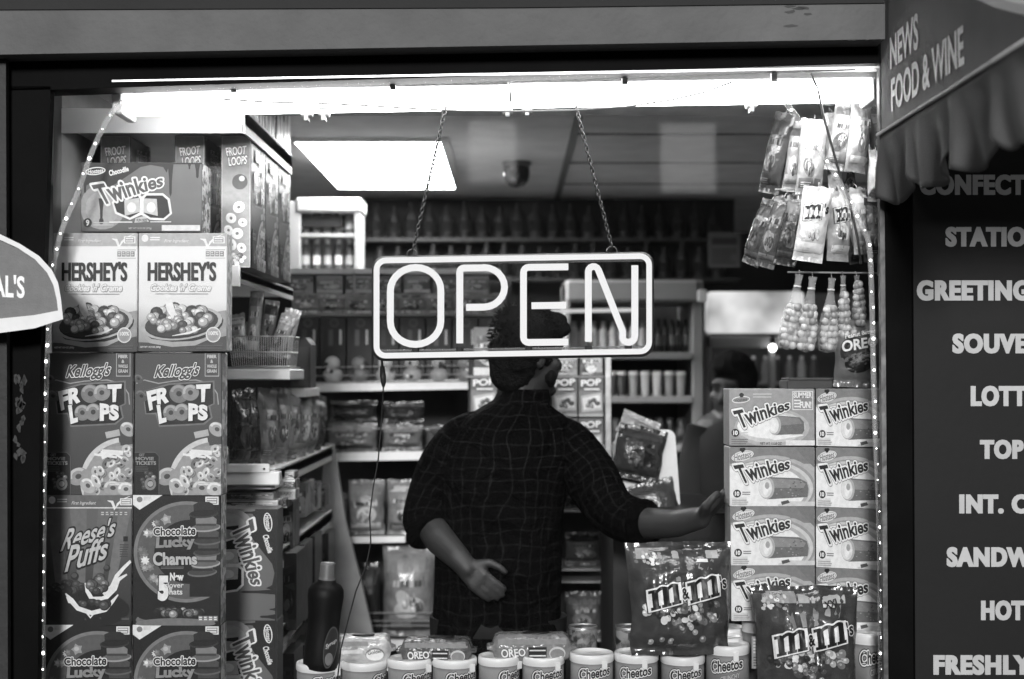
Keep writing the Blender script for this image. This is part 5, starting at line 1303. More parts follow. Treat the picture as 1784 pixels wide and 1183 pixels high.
mb = MB(); mb.tube([P(925, 543, kY - .05), P(1105, 540, kY - .05)], .007, emis('lit_cooler_tube', .7), 8); mb.build('lamp_tube', ck)
for py in (614, 690, 775):
    mb = MB(); mb.box(PX(995, kY), PX(1206, kY), kY - .01, kY + .5, PZ(py + 12, kY), PZ(py, kY), CKM, .003); mb.build('shelf_board', ck)
for k in range(8):
    x = 1000 + k * 17; t = thing('milk_jug', 'white jug on the lit cooler shelf, ' + ORD[k] + ' from the left', 'jug', P(x, 613, kY + .1), 'white jugs on the lit cooler shelf'); s = S(kY); rb = 8 * s
    mb = MB(); mb.lathe([(rb, 0), (rb, 34 * s), (rb * .5, 46 * s)], (0, 0, 0), matte('white_jug_plastic', .75, .4), 12); mb.build('body', t); mb = MB(); mb.lathe([(rb * .5, 46 * s), (rb * .5, 54 * s), (.001, 54 * s)], (0, 0, 0), ink(160), 10); mb.build('cap', t)
for k in range(6):
    x = 1135 + k * 12; t = thing('dark_drink', 'dark drink bottle on the upper cooler shelf, ' + ORD[k] + ' from the jugs', 'bottle', P(x, 613, kY + .12), 'dark bottles on the upper cooler shelf'); s = S(kY); rb = 5.5 * s
    mb = MB(); mb.lathe([(rb, 0), (rb, 40 * s), (rb * .4, 58 * s)], (0, 0, 0), matte('dark_bottle_glass', .02, .2), 10); mb.build('body', t); mb = MB(); mb.lathe([(rb * 1.03, 12 * s), (rb * 1.03, 30 * s)], (0, 0, 0), ink(60 + 40 * (k % 2)), 10); mb.build('label', t)
for k, (x, g) in enumerate(((1066, 70), (1083, 60), (1104, 130), (1124, 160), (1145, 165), (1166, 120), (1186, 130))):
    t = thing('lidded_cup', 'lidded cup on the middle cooler shelf, ' + ORD[k] + ' from the left', 'cup', P(x, 689, kY + .04), 'lidded cups in the cooler'); s = S(kY); rb = 9.5 * s
    mb = MB(); mb.lathe([(rb * .68, 0), (rb * .7, .003), (rb * .95, 36 * s)], (0, 0, 0), ink(g), 14); mb.build('cup', t); mb = MB(); mb.lathe([(rb * 1.02, 36 * s), (rb * 1.03, 40 * s), (rb * .8, 43 * s), (.001, 43 * s)], (0, 0, 0), ink(210), 14); mb.build('lid', t)
for k in range(7):
    x = 1072 + k * 19; t = thing('dark_can', 'dark can on the lower cooler shelf, ' + ORD[k] + ' from the left', 'can', P(x, 774, kY + .06), 'dark cans in the cooler'); s = S(kY); rb = 8 * s
    mb = MB(); mb.lathe([(rb * .85, 0), (rb, .006), (rb, 40 * s), (rb * .8, 45 * s)], (0, 0, 0), busy(k, 25, 90, 30), 12); mb.build('body', t); mb = MB(); mb.lathe([(rb * .8, 45 * s), (rb * .78, 46 * s), (.001, 45.5 * s)], (0, 0, 0), STEEL, 10); mb.build('top', t)
mY = 2.85
def hdr(t, b):
    e = N(t, 'ShaderNodeEmission'); tc = N(t, 'ShaderNodeTexCoord'); nz = N(t, 'ShaderNodeTexNoise'); nz.inputs['Scale'].default_value = 6; nz.inputs['Detail'].default_value = 2
    mr = N(t, 'ShaderNodeMapRange'); mr.inputs[1].default_value = .3; mr.inputs[2].default_value = .7; mr.inputs[3].default_value = .3; mr.inputs[4].default_value = .95
    t.links.new(tc.outputs['Object'], nz.inputs['Vector']); t.links.new(nz.outputs[0], mr.inputs[0]); t.links.new(mr.outputs[0], e.inputs[1]); t.links.new(e.outputs[0], t.nodes['Material Output'].inputs[0])
gk = thing('glass_cooler', 'glass door cooler under a glowing white header at the back right', 'cooler', (0, 0, 0))
mb = MB(); mb.box(PX(1230, mY), PX(1560, mY), mY + .5, mY + .55, 0, PZ(500, mY), matte('cooler_lining', .1, .5)); mb.box(PX(1228, mY), PX(1240, mY), mY, mY + .5, 0, PZ(582, mY), CKM, .006); mb.box(PX(1228, mY), PX(1560, mY), mY, mY + .02, PZ(606, mY), PZ(586, mY), CKM, .004); mb.box(PX(1340, mY), PX(1352, mY), mY, mY + .02, 0, PZ(586, mY), CKM, .004); mb.build('body', gk)
mb = MB(); mb.box(PX(1234, mY), PX(1400, mY), mY - .02, mY + .1, PZ(580, mY), PZ(508, mY), mat('lit_header', hdr), .01); a = Art(mb, (0, 0, 100, 40), 166 * S(mY), 72 * S(mY), 0); mb.build('lit_header', gk)
for py in (666, 740):
    mb = MB(); mb.box(PX(1240, mY), PX(1560, mY), mY + .05, mY + .5, PZ(py + 5, mY), PZ(py, mY), CKM); mb.build('shelf_board', gk)
mb = MB(); mb.ball(P(1346, 606, mY - .03), .016, emis('lit_lamp', 8), 10); mb.build('lamp', gk)
for k in range(9):
    x = 1250 + k * 21; t = thing('cooler_bottle', 'bottle behind the glass cooler door, ' + ORD[k] + ' from the left', 'bottle', P(x, 665, mY + .12), 'bottles behind the glass cooler door'); s = S(mY); rb = 8 * s
    mb = MB(); mb.lathe([(rb, 0), (rb, 28 * s), (rb * .45, 40 * s)], (0, 0, 0), ink([60, 110, 150, 80, 130][k % 5]), 12); mb.build('body', t); mb = MB(); mb.lathe([(rb * .46, 40 * s), (rb * .46, 46 * s), (.001, 46 * s)], (0, 0, 0), ink(190), 10); mb.build('cap', t)
mb = MB(); s = S(3.3); mb.box(-28 * s, 28 * s, 0, .004, 0, 62 * s, ink(66)); a = Art(mb, (0, 0, 56, 62), 56 * s, 62 * s, 0); a.rect(6, 10, 50, 22, 34); a.lines(6, 28, 50, 56, 5, 40, 2)
solo(mb, 'wall_poster', 'dim paper notice high on the back rack above the glowing header', 'poster', P(1262, 466, 3.3))
tY = .98; to = P(1125, 885, tY); s = S(tY)
t = thing('plastic_bin', 'tall white rounded plastic bin holding a dark bag', 'bin', to)
mb = MB(); pr = []
for cx, cy, a0 in ((38, 122, 0), (-38, 122, 90), (-44, 8, 180), (46, 8, 270)):
    for k in range(6): an = R(a0 + 18 * k); pr.append(Vector(((cx + 14 * math.cos(an)) * s, 0, (cy + 14 * math.sin(an)) * s)))
mb.prism(pr, (0, .012, 0), matte('white_bin_plastic', .62, .4, .1, 8)); mb.build('front_panel', t)
mb = MB(); mb.box(-50 * s, 50 * s, .013, .2, 0, 120 * s, matte('white_bin_plastic_side', .5, .4, .1, 8), .02); mb.build('body', t)
sbag('dark printed snack bag lying against the white plastic bin', 1062, 1150, 742, 838, tY - .08, .07, 205, 24, 70, None, rot=(R(-8), R(12), 0), wr=.8)
sbag('pale crumpled wrapper on top of the white plastic bin', 1070, 1140, 722, 765, tY - .02, .05, 206, 80, 190, None, rot=(R(-10), R(24), 0), wr=.9, pr=False)
sbag('dark crumpled bag under the white plastic bin behind the forearm', 1090, 1195, 842, 920, tY - .1, .08, 207, 30, 80, None, rot=(R(-8), R(-14), 0), wr=.9, pr=False)
mb = MB(); zc = PZ(884, tY - .1); mb.box(PX(1068, .75), PX(1262, .75), .75, 1.3, 0, zc - .004, matte('shop_counter_dark', .012, .7)); mb.box(PX(1064, .75), PX(1268, .75), .73, 1.32, zc - .003, zc, matte('shop_counter_top', .02, .5), .001)
solo(mb, 'shop_counter', 'dark shop counter carrying the white plastic bin', 'counter', (0, 0, 0))

# ------------------------------------------------------------------ hanging bags at the right
hr = thing('hanging_rail', 'three thin white hanging rails at the upper right', 'rail', P(1530, 185, .22))
ho = P(1530, 185, .22)
for x0, x1, py in ((1430, 1532, 182), (1350, 1532, 330), (1372, 1532, 474)):
    mb = MB(); mb.tube([P(x0, py, .26) - ho, P(x1, py + 2, .22) - ho], .0022, WM, 6)
    mb.build('rod', hr)
mb = MB(); mb.tube([P(1530, 120, .22) - ho, P(1531, 480, .22) - ho], .003, WM, 6); mb.build('upright', hr)
hang = [  # px0 px1 py0 py1 Y lo hi lean
    (1352, 1392, 200, 342, .32, 24, 90, 14), (1378, 1412, 212, 336, .29, 60, 170, 8), (1396, 1442, 208, 345, .24, 90, 200, 5), (1430, 1466, 196, 330, .27, 90, 220, -5), (1456, 1500, 178, 300, .23, 60, 190, 10), (1484, 1524, 172, 302, .20, 70, 190, 7), (1506, 1536, 190, 300, .25, 50, 150, -4), (1514, 1538, 262, 352, .19, 150, 225, 2), (1438, 1484, 268, 352, .30, 30, 110, -8),
    (1332, 1368, 352, 470, .31, 26, 100, 22), (1350, 1386, 345, 472, .28, 20, 120, 17), (1372, 1412, 340, 466, .25, 20, 80, 12), (1400, 1452, 326, 458, .185, 150, 235, 9), (1442, 1484, 332, 456, .21, 70, 220, 2), (1474, 1510, 328, 444, .23, 110, 220, -5), (1500, 1538, 345, 458, .22, 30, 120, 0), (1462, 1500, 380, 460, .28, 24, 90, -12)]
NU = 9
for k, (x0, x1, y0, y1, Y, lo, hi, ln) in enumerate(hang):
    row = 'upper' if k < NU else 'middle'; kk = k if k < NU else k - NU
    t = sbag('hanging snack bag in the %s cluster at the upper right, %s from the left' % (row, ORD[kk]), x0, x1, y0, y1, Y, .05, 220 + k, lo, hi, 'hanging bags in the %s cluster' % row, rot=(0, R(ln), R([-38, -20, -10, 12, -12, 16, 28, 5, 25, -42, -30, -22, -8, 16, 24, 30, 12][k])), hang=True, wr=.8)
    s = S(Y); w_, h_ = (x1 - x0) * s, (y1 - y0) * s
    mb = MB(); mb.tube([(0, 0, h_ - .004), (0, .004, h_ + .006), (0, .012, h_ + .012), (0, .016, h_ + .006)], .0012, WM, 5); mb.build('hook', t)
    if k in (12, 13):
        mk, sf_ = pouch(w_, h_, .045, 220 + k, nx=14, nz=18, wr=.003); mb = MB(); b = Art(mb, (0, 0, 44, 126), w_, h_, 0, surf=lambda x, z: sf_(x, z) - .003, step=.0001)
        mglyph(b, [(7, 34), (30, 29), (31, 54), (8, 59)]); b.text("'s", 0, 0, 1, 1, 24, .03, quad=[(34, 28), (41, 26), (41, 44), (34, 46)]); mb.build('lettering', t)
# clear bags of round sweets
SW = [matte('round_sweet_pale', .5, .35), matte('round_sweet_mid', .3, .35), matte('round_sweet_light', .62, .35)]
for k, (x0, x1, y0, y1, Y, ln) in enumerate(((1366, 1404, 478, 612, .2, 10), (1392, 1430, 482, 615, .18, 6), (1428, 1464, 484, 616, .19, 4), (1456, 1482, 480, 590, .22, 0), (1482, 1508, 480, 570, .22, -3))):
    s = S(Y); h_ = (y1 - y0) * s; wb = (x1 - x0) * s / 2; m = Matrix.Rotation(R(ln), 3, 'Y'); top = P((x0 + x1) / 2 + ln * .8, y0, Y)
    t = thing('sweet_bag', 'clear tapering bag of round sweets hanging at the right, ' + ORD[k] + ' from the left', 'sweet bag', top - m @ Vector((0, 0, h_)), 'clear bags of round sweets', (0, R(ln), 0))
    rn = random.Random(k + 50); mb = MB(); vs = []; fs = []; n = 16; prof = [(.02, 0), (.8, .03), (1.0, .16), (.98, .34), (.8, .5), (.5, .68), (.3, .84), (.34, .95), (.42, 1.0)]
    for r_, z in prof:
        for j in range(n): a = 6.2832 * j / n; q_ = wb * r_ * (1 + .16 * noise.noise(Vector((math.cos(a) * 1.5, z * 4, k)))); vs.append((q_ * math.cos(a), q_ * .6 * math.sin(a), h_ * z))
    for i in range(len(prof) - 1):
        for j in range(n): fs.append((i * n + j, i * n + (j + 1) % n, (i + 1) * n + (j + 1) % n, (i + 1) * n + j))
    mb.add(vs, fs, clear_plastic('clear_bag_film', .16, .8, .8, 60), True); mb.build('film', t)
    mb = MB(); br = .0088
    for row in range(7):
        z = h_ * .08 + row * br * 1.65; ww = wb * (.95 - .06 * abs(row - 2)) - br
        nn = 4 if row < 4 else 3
        for j in range(nn):
            x = -ww + 2 * ww * (j + .5 * (row % 2) * .5) / (nn - .6)
            mb.ball((x + rn.uniform(-.002, .002), rn.uniform(-.012, -.002), z + rn.uniform(-.002, .002)), br * rn.uniform(.9, 1.08), rn.choice(SW), 12)
            mb.ball((x + .006, .01, z + .004), br, rn.choice(SW), 8)
    mb.build('sweets', t)
    mb = MB(); mb.tube([(0, 0, h_ * .83), (0, 0, h_ * .83 + .004)], wb * .36, matte('bag_tie', .5, .5), 8); mb.tube([(0, 0, h_), (0, .01, h_ + .01)], .0012, WM, 5); mb.build('tie', t)
# round-cookie bag above the cake boxes
oY = .2; s = S(oY); rc = (1452, 556, 1532, 674)
t = thing('cookie_bag', 'dark cookie bag with white capitals and a round cookie above the cake boxes', 'snack bag', P(1492, 675, oY + .02), None, (0, R(2), R(-8)))
w_, h_ = 80 * s, 118 * s; mk, sf_ = pouch(w_, h_, .05, 301, wr=.002); mk(foil(92, .3, 30)).build('pouch', t)
mb = MB(); a = Art(mb, rc, w_, h_, 0, surf=lambda x, z: sf_(x, z) - .001, step=.0001); a.ell(1488, 612, 27, 28, 45, 0, 30); a.ring(1488, 612, 27, 28, .1, 90); a.ring(1488, 612, 20, 21, .12, 30)
a.ell(1494, 630, 25, 18, 30, -15, 26); a.ell(1492, 622, 24, 9, 90, -15)
for k in range(10): a.ell(1488 + 15 * math.cos(k * .628), 612 + 16 * math.sin(k * .628), 3, 3, 75, 0, 8)
mb.build('front_print', t)
mb = MB(); b = Art(mb, rc, w_, h_, 0, surf=lambda x, z: sf_(x, z) - .0022, step=.00016)
b.text('OREO', 0, 0, 1, 1, 232, .03, [(.06, 50)], quad=[(1463, 594), (1524, 582), (1526, 600), (1464, 614)]); b.text('Peanut Butter', 0, 0, 1, 1, 190, .02, [(.05, 50)], quad=[(1468, 582), (1520, 570), (1521, 577), (1469, 590)])
mb.build('lettering', t)

# ------------------------------------------------------------------ people
def shirt(t, b):
    at = N(t, 'ShaderNodeAttribute', attribute_name='wrap'); tc = N(t, 'ShaderNodeTexCoord')
    nz = N(t, 'ShaderNodeTexNoise'); nz.inputs['Scale'].default_value = 9; t.links.new(tc.outputs['Object'], nz.inputs['Vector'])
    sc_ = N(t, 'ShaderNodeVectorMath', operation='MULTIPLY_ADD'); sc_.inputs[1].default_value = (.05, .05, 0)
    t.links.new(nz.outputs['Color'], sc_.inputs[0]); t.links.new(at.outputs['Vector'], sc_.inputs[2])
    sp = N(t, 'ShaderNodeSeparateXYZ'); t.links.new(sc_.outputs[0], sp.inputs[0]); outs = []
    for ax, per, wd in ((0, .030, .085), (1, .034, .07)):
        d = N(t, 'ShaderNodeMath', operation='DIVIDE'); d.inputs[1].default_value = per; t.links.new(sp.outputs[ax], d.inputs[0])
        f = N(t, 'ShaderNodeMath', operation='FRACT'); t.links.new(d.outputs[0], f.inputs[0])
        l = N(t, 'ShaderNodeMath', operation='LESS_THAN'); l.inputs[1].default_value = wd; t.links.new(f.outputs[0], l.inputs[0]); outs.append(l)
    mx = N(t, 'ShaderNodeMath', operation='MAXIMUM'); t.links.new(outs[0].outputs[0], mx.inputs[0]); t.links.new(outs[1].outputs[0], mx.inputs[1])
    n2 = N(t, 'ShaderNodeTexNoise'); n2.inputs['Scale'].default_value = 160; t.links.new(tc.outputs['Object'], n2.inputs['Vector'])
    mm = N(t, 'ShaderNodeMath', operation='MULTIPLY'); t.links.new(mx.outputs[0], mm.inputs[0]); t.links.new(n2.outputs[0], mm.inputs[1])
    mr = N(t, 'ShaderNodeMapRange'); mr.inputs[3].default_value = .002; mr.inputs[4].default_value = .019
    t.links.new(mm.outputs[0], mr.inputs[0]); t.links.new(mr.outputs[0], b.inputs['Base Color'])
    bp = N(t, 'ShaderNodeBump'); bp.inputs['Strength'].default_value = .8; bp.inputs['Distance'].default_value = .05
    n3 = N(t, 'ShaderNodeTexNoise'); n3.inputs['Scale'].default_value = 11; n3.inputs['Detail'].default_value = 3; n3.inputs['Distortion'].default_value = 1.2
    t.links.new(tc.outputs['Object'], n3.inputs['Vector']); t.links.new(n3.outputs[0], bp.inputs['Height']); t.links.new(bp.outputs[0], b.inputs['Normal'])
    setp(b, rough=.95, spec=.03)
SHIRT = mat('dark_check_shirt', shirt)
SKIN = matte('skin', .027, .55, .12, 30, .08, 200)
HAIRM = matte('dark_hair', .006, .85, .4, 140, 1, 200, spec=.12)
JEAN = matte('dark_trousers', .015, .8, .2, 30, .3)
def remesh(mb, name, parent, vox, m, smooth=4, ns=0):
    """one continuous skin over the joined volumes"""
    o = mb.build(name, parent); md = o.modifiers.new('r', 'REMESH'); md.mode = 'VOXEL'; md.voxel_size = vox
    ms = o.modifiers.new('s', 'SMOOTH'); ms.factor = .5; ms.iterations = smooth
    dg = bpy.context.evaluated_depsgraph_get(); dg.update()
    me = bpy.data.meshes.new_from_object(o.evaluated_get(dg)); o.modifiers.clear(); o.data = me
    me.materials.clear(); me.materials.append(m)
    for p in me.polygons: p.use_smooth = True
    if ns:
        for v in me.vertices: v.co += v.co.normalized() * 0 + v.normal * ns * (noise.noise(Vector(v.co) * 38) + .7 * noise.noise(Vector((v.co.x * 110, v.co.y * 110, v.co.z * 45)))) 
    return o
def limb(mb, pts, rs, m=SKIN):
    mb.tube(pts, rs, m, 14)
    for p, r in zip(pts, rs): mb.ball(p, r * .99, m, 12)
def head(mb, c, face, sc_=1.0, tilt=0):
    """skull, jaw, brow, nose, lips, chin, ears, eyes about the skull centre c, looking along face"""
    f = Vector(face).normalized(); r_ = f.cross(Vector((0, 0, 1))).normalized(); u = r_.cross(f)
    M = Matrix((r_, -f, u)).transposed()
    def B(x, y, z, r, sq): 
        t_ = MB(); t_.ball((0, 0, 0), r, SKIN, 18, sq)
        o = [M @ (v + Vector((x, y, z)) * 1) * sc_ + c for v in t_.v]; mb.add(o, [q[0] for q in t_.f], SKIN, True)
    B(0, .012, .0, .1, (.76, .97, 1.03)); B(0, -.03, -.05, .075, (.86, .85, 1)); B(0, -.05, -.095, .042, (1.05, .9, .8)); B(0, -.088, -.105, .014, (1.3, 1, 1))
    B(0, -.1, -.035, .016, (.8, 1.1, 1.2)); B(0, -.09, -.01, .012, (.7, 1, 2)); B(0, -.096, -.045, .012, (1.5, .9, .8))
    B(0, -.087, -.073, .009, (2.4, .9, .7)); B(0, -.085, -.083, .009, (2.2, .9, .7)); B(0, -.075, .02, .02, (2.8, .9, .6))
    for s_ in (-1, 1):
        B(s_ * .031, -.076, .002, .0125, (1.1, .8, .8)); B(s_ * .075, .012, -.025, .022, (.35, .8, 1.5)); B(s_ * .05, -.05, -.035, .022, (1, 1, .8))
    return M, u
def hand(mb, wrist, knuck, side, curl, spread=1.0, thumb=1, size=1.0):
    """wrist, middle knuckle, sideways vector towards the thumb, curl vector = direction the fingers bend to"""
    w_, k_ = Vector(wrist), Vector(knuck); d = (k_ - w_).normalized(); s_ = Vector(side); s_ = (s_ - d * s_.dot(d)).normalized(); cu = Vector(curl).normalized()
    for o in (-.022, -.008, .007, .022): limb(mb, [w_ + s_ * o * .7, k_ + s_ * o], [.015, .0125])
    for i, (o, L_) in enumerate(((.027, .066), (.009, .075), (-.009, .070), (-.027, .055))):
        L_ *= size; a = k_ + s_ * o * spread; dd = (d + s_ * o * 5 * (spread - .6)).normalized(); c1 = (.25, .35, .45, .55)[i]
        p1 = a + (dd + cu * c1).normalized() * L_ * .45; p2 = p1 + (dd * .8 + cu * (c1 + .6)).normalized() * L_ * .32; p3 = p2 + (dd * .5 + cu * (c1 + 1.0)).normalized() * L_ * .25
        limb(mb, [a, p1, p2, p3], [.0095, .0085, .0078, .0066])
    b = w_ + (k_ - w_) * .3 + s_ * .026; t1 = b + (d * .6 + s_ * .8).normalized() * .032; t2 = t1 + (d * .9 + s_ * .3 + cu * .3).normalized() * .028; t3 = t2 + (d + cu * .6).normalized() * .018
    limb(mb, [b, t1, t2, t3], [.0135, .0115, .0095, .0078])

def ring(c, ra, rb, a=(1, 0, 0), b=(0, 1, 0)): return (c, a, b, ra, rb)
# -- the man seen from behind
MY = .70; ms_ = S(MY); mo = P(868, 1130, MY); mo.z = 0
man = thing('person', 'dark haired person in a dark checked shirt reaching to the cake boxes', 'person', mo)
def mp(px, py, dy=0): return P(px, py, MY + dy) - mo
mb = MB()
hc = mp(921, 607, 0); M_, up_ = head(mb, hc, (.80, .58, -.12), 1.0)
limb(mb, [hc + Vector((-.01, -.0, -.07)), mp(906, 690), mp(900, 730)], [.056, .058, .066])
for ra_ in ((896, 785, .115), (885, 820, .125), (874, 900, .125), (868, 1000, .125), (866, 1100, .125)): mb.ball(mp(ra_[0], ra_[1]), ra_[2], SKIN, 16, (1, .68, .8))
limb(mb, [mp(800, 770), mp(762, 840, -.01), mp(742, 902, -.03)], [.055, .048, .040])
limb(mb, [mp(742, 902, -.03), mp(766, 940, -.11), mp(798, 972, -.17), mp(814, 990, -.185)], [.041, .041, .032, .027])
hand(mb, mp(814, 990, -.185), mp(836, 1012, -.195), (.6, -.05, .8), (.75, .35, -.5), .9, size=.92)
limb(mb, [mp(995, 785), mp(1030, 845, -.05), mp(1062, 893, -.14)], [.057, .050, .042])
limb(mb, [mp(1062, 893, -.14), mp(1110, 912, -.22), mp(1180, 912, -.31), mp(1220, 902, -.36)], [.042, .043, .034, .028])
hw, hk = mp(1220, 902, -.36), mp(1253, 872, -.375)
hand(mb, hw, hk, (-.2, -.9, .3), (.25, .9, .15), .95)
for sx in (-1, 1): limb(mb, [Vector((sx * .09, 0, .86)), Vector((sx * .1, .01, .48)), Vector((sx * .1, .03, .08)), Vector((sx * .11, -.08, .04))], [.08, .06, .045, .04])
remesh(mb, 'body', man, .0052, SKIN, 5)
# hair
mb = MB()
f_ = Vector((.80, .58, -.12)).normalized(); r__ = f_.cross(Vector((0, 0, 1))).normalized(); u__ = r__.cross(f_)
def hp(x, y, z): return hc + r__ * x - f_ * y + u__ * z
mb.ball(hp(0, .014, .018), .105, HAIRM, 22, (.82, .97, .98)); mb.ball(hp(0, .038, -.02), .088, HAIRM, 18, (.88, .86, .95)); mb.ball(hp(0, .046, -.062), .070, HAIRM, 14, (.93, .72, .95)); mb.ball(hp(0, -.05, .066), .062, HAIRM, 14, (1.05, .95, .72)); mb.ball(hp(0, -.078, .058), .038, HAIRM, 12, (1.3, .9, .6))
for s_ in (-1, 1): mb.ball(hp(s_ * .066, -.012, .012), .03, HAIRM, 10, (.5, 1, 1.4)); mb.ball(hp(s_ * .066, -.02, -.02), .016, HAIRM, 8, (.5, .8, 1.8))
for s_ in (-1, 1): mb.ball(hp(s_ * .05, -.045, -.075), .03, HAIRM, 10, (.55, 1.2, .8))     # short beard along the jaw
remesh(mb, 'hair', man, .004, HAIRM, 14, .005)
mb = MB(); rn = random.Random(77)
for k in range(520):      # tufts that break the outline
    th, ph_ = rn.uniform(0, 6.283), math.acos(rn.uniform(-.55, 1)); n_ = Vector((math.sin(ph_) * math.cos(th), math.sin(ph_) * math.sin(th), math.cos(ph_)))
    if n_.y < -.55 and n_.z < .35: continue
    p0 = hp(n_.x * .084, .014 + n_.y * .100, .018 + n_.z * .101); nw = r__ * n_.x - f_ * n_.y + u__ * n_.z
    dr = (nw * rn.uniform(.3, .8) + f_ * rn.uniform(-.1, .9) * max(0, n_.z) - Vector((0, 0, 1)) * rn.uniform(.2, .9) * (1 - max(0, n_.z)) + Vector((rn.uniform(-.4, .4), rn.uniform(-.4, .4), rn.uniform(-.2, .3)))).normalized(); L_ = rn.uniform(.007, .013) + .012 * max(0, n_.z)
    mb.tube([p0 - nw * .004, p0 + dr * L_ * .5 + nw * .002, p0 + dr * L_], [.0030, .0022, .0006], HAIRM, 4)
mb.build('hair_tufts', man)
# shirt
def sh_rings(lst, ex=2.4): return [ring(mp(px, py, dy), hw_ * ms_, dp) for px, py, hw_, dp, dy in lst]
mb = MB()
mb.loft(sh_rings([(866, 1150, 113, .135, 0), (866, 1120, 112, .135, 0), (866, 1060, 109, .13, 0), (867, 1000, 108, .128, 0), (869, 940, 109, .128, 0), (872, 880, 112, .130, 0), (877, 830, 116, .128, 0), (884, 790, 120, .122, 0), (890, 762, 118, .112, 0), (896, 740, 106, .1, 0), (901, 722, 84, .088, 0), (904, 708, 62, .074, 0), (908, 697, 49, .066, 0), (910, 690, 44, .063, 0)]), SHIRT, 44, 2.5)
def sleeve(pts, m=SHIRT):
    P_ = [mp(*p[:3]) for p in pts]; rg = []
    for i, p in enumerate(P_):
        t_ = (P_[min(i + 1, len(P_) - 1)] - P_[max(i - 1, 0)]).normalized(); a = t_.cross(Vector((0, 1, 0))).normalized(); b = t_.cross(a)
        rg.append((p, a, b, pts[i][3], pts[i][4] if len(pts[i]) > 4 else pts[i][3]))
    mb.loft(rg, m, 26)
sleeve([(838, 748, .008, .052), (806, 758, .0, .066), (785, 790, -.005, .070), (768, 825, -.012, .069), (754, 860, -.02, .066), (744, 888, -.03, .064), (741, 906, -.042, .062), (747, 922, -.052, .059), (752, 930, -.06, .054)])
sleeve([(955, 752, .006, .052), (988, 766, -.01, .067), (1010, 800, -.03, .072), (1030, 835, -.06, .070), (1048, 866, -.10, .067), (1065, 890, -.145, .064), (1092, 905, -.19, .062), (1118, 912, -.228, .060), (1131, 914, -.245, .055)])
for v in mb.v: v += Vector((noise.noise(v * 9), noise.noise(v * 9 + Vector((7, 0, 0))), 0)) * .012 + Vector((noise.noise(v * 24), noise.noise(v * 24 + Vector((7, 0, 0))), .5 * noise.noise(v * 22))) * .0085
o = mb.build('shirt', man)
sb = o.modifiers.new('s', 'SUBSURF'); sb.levels = 1; sb.render_levels = 1
mb = MB()      # collar
mb.loft([ring(mp(906, 704, .0), 52 * ms_, .070), ring(mp(910, 690, .0), 47 * ms_, .067), ring(mp(913, 678, .004), 44 * ms_, .064), ring(mp(912, 679, .004), 41 * ms_, .060)], SHIRT, 30); mb.build('collar', man)
mb = MB()      # rolled cuffs
for c, d, rr_ in ((mp(749, 926, -.056), mp(768, 945, -.08) - mp(742, 902, -.03), .060), (mp(1124, 913, -.236), mp(1180, 912, -.31) - mp(1110, 912, -.22), .059)):
    d = d.normalized(); mb.tube([c - d * .022, c - d * .012, c + d * .004, c + d * .012], [rr_ * .95, rr_ * 1.07, rr_ * 1.06, rr_ * .93], SHIRT, 24)
mb.build('rolled_cuffs', man)
mb = MB()
mb.loft([ring(Vector((0, 0, 1.0)), .15, .115), ring(Vector((0, 0, .93)), .16, .125), ring(Vector((0, 0, .86)), .17, .135)], JEAN, 24)
for sx in (-1, 1): mb.loft([ring(Vector((sx * .088, 0, .9)), .095, .11), ring(Vector((sx * .1, .01, .5)), .075, .08), ring(Vector((sx * .1, .02, .1)), .065, .07)], JEAN, 18)
mb.build('trousers', man)
for sx in (-1, 1):
    mb = MB(); mb.ball((sx * .11, .0, .045), .13, DARKPL, 14, (.42, 1.1, .36)); mb.box(sx * .11 - .045, sx * .11 + .045, -.12, .12, .002, .02, DARKPL, .006); mb.build('shoe', man)

# -- dark figure at the back
DY = 2.0; do = P(1275, 900, DY); do.z = 0; ds_ = S(DY)
def dp(px, py, dy=0): return P(px, py, DY + dy) - do
man2 = thing('person', 'dark shadowed person at the back half behind the cake boxes', 'person', do)
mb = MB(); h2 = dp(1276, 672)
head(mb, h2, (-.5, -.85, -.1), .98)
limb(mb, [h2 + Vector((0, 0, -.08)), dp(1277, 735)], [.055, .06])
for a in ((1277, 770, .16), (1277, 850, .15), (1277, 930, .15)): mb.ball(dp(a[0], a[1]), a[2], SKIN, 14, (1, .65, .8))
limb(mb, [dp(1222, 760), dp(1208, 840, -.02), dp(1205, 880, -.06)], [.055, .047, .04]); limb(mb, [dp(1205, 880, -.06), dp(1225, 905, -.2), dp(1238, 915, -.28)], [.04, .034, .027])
hand(mb, dp(1238, 915, -.28), dp(1258, 925, -.33), (0, 0, 1), (0, -.4, -1))
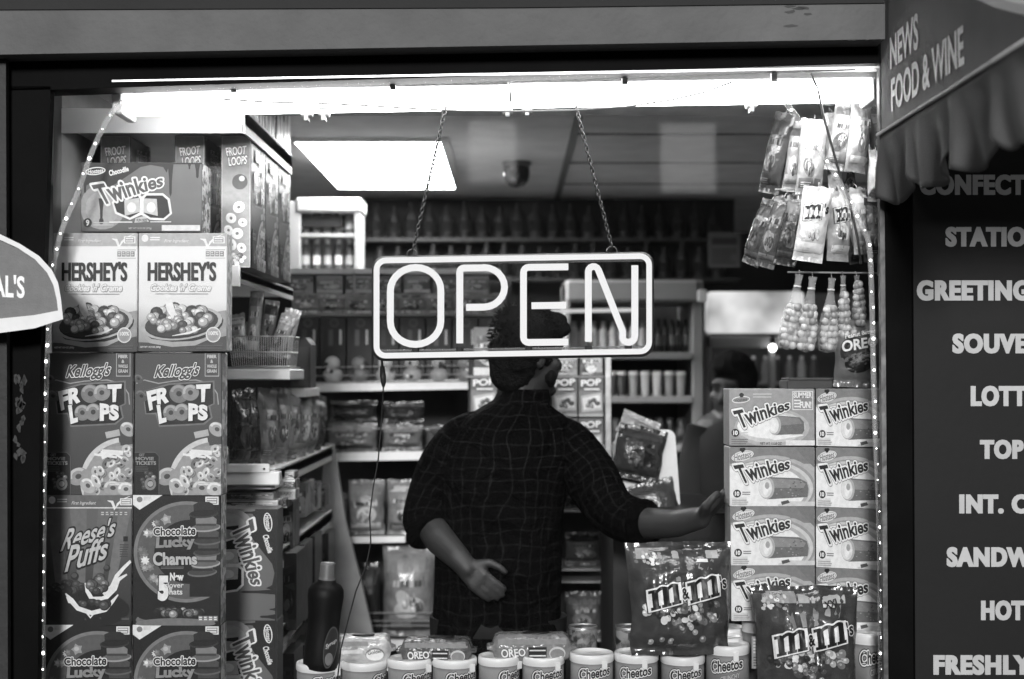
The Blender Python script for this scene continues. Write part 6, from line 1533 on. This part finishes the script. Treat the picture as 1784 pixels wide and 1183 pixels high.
limb(mb, [dp(1332, 760), dp(1348, 840, -.02), dp(1345, 900, -.06)], [.055, .047, .04]); limb(mb, [dp(1345, 900, -.06), dp(1330, 930, -.2), dp(1315, 940, -.26)], [.04, .034, .027])
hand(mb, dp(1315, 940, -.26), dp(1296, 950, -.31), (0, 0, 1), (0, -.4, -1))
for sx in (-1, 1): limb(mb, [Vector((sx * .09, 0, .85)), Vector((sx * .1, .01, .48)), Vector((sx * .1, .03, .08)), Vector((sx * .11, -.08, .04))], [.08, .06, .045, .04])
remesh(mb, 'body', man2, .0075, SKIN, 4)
mb = MB(); mb.ball(h2 + Vector((.004, .02, .03)), .108, HAIRM, 18, (.86, .95, .92)); mb.ball(h2 + Vector((-.02, -.05, .07)), .06, HAIRM, 12, (1.1, 1, .7)); mb.ball(h2 + Vector((.01, .05, -.04)), .08, HAIRM, 12, (.9, .6, .9)); remesh(mb, 'hair', man2, .007, HAIRM, 3, .005)
JK = matte('dark_jacket', .008, .9, .2, 20, .5, 14)
mb = MB(); mb.loft([ring(dp(1277, y), w_ * ds_, d_) for y, w_, d_ in ((960, 78, .14), (900, 76, .14), (840, 76, .135), (790, 78, .13), (760, 74, .12), (740, 58, .1), (727, 40, .08), (715, 30, .066), (706, 29, .066))], JK, 30)
for sx, q_ in ((-1, [(1228, 748, 0), (1215, 790, -.01), (1207, 840, -.02), (1204, 885, -.06), (1224, 905, -.19)]), (1, [(1326, 748, 0), (1340, 790, -.01), (1348, 840, -.02), (1346, 900, -.06), (1331, 929, -.19)])):
    P_ = [dp(*p) for p in q_]; rg = []
    for i, p in enumerate(P_):
        t_ = (P_[min(i + 1, 4)] - P_[max(i - 1, 0)]).normalized(); a = t_.cross(Vector((0, 1, .2))).normalized(); rg.append((p, a, t_.cross(a), .066 - .004 * i, .066 - .004 * i))
    mb.loft(rg, JK, 18)
mb.build('jacket', man2)
mb = MB()
for sx in (-1, 1): mb.loft([ring(Vector((sx * .088, 0, .95)), .095, .11), ring(Vector((sx * .1, .01, .5)), .075, .08), ring(Vector((sx * .1, .02, .1)), .065, .07)], JEAN, 14)
mb.build('trousers', man2)
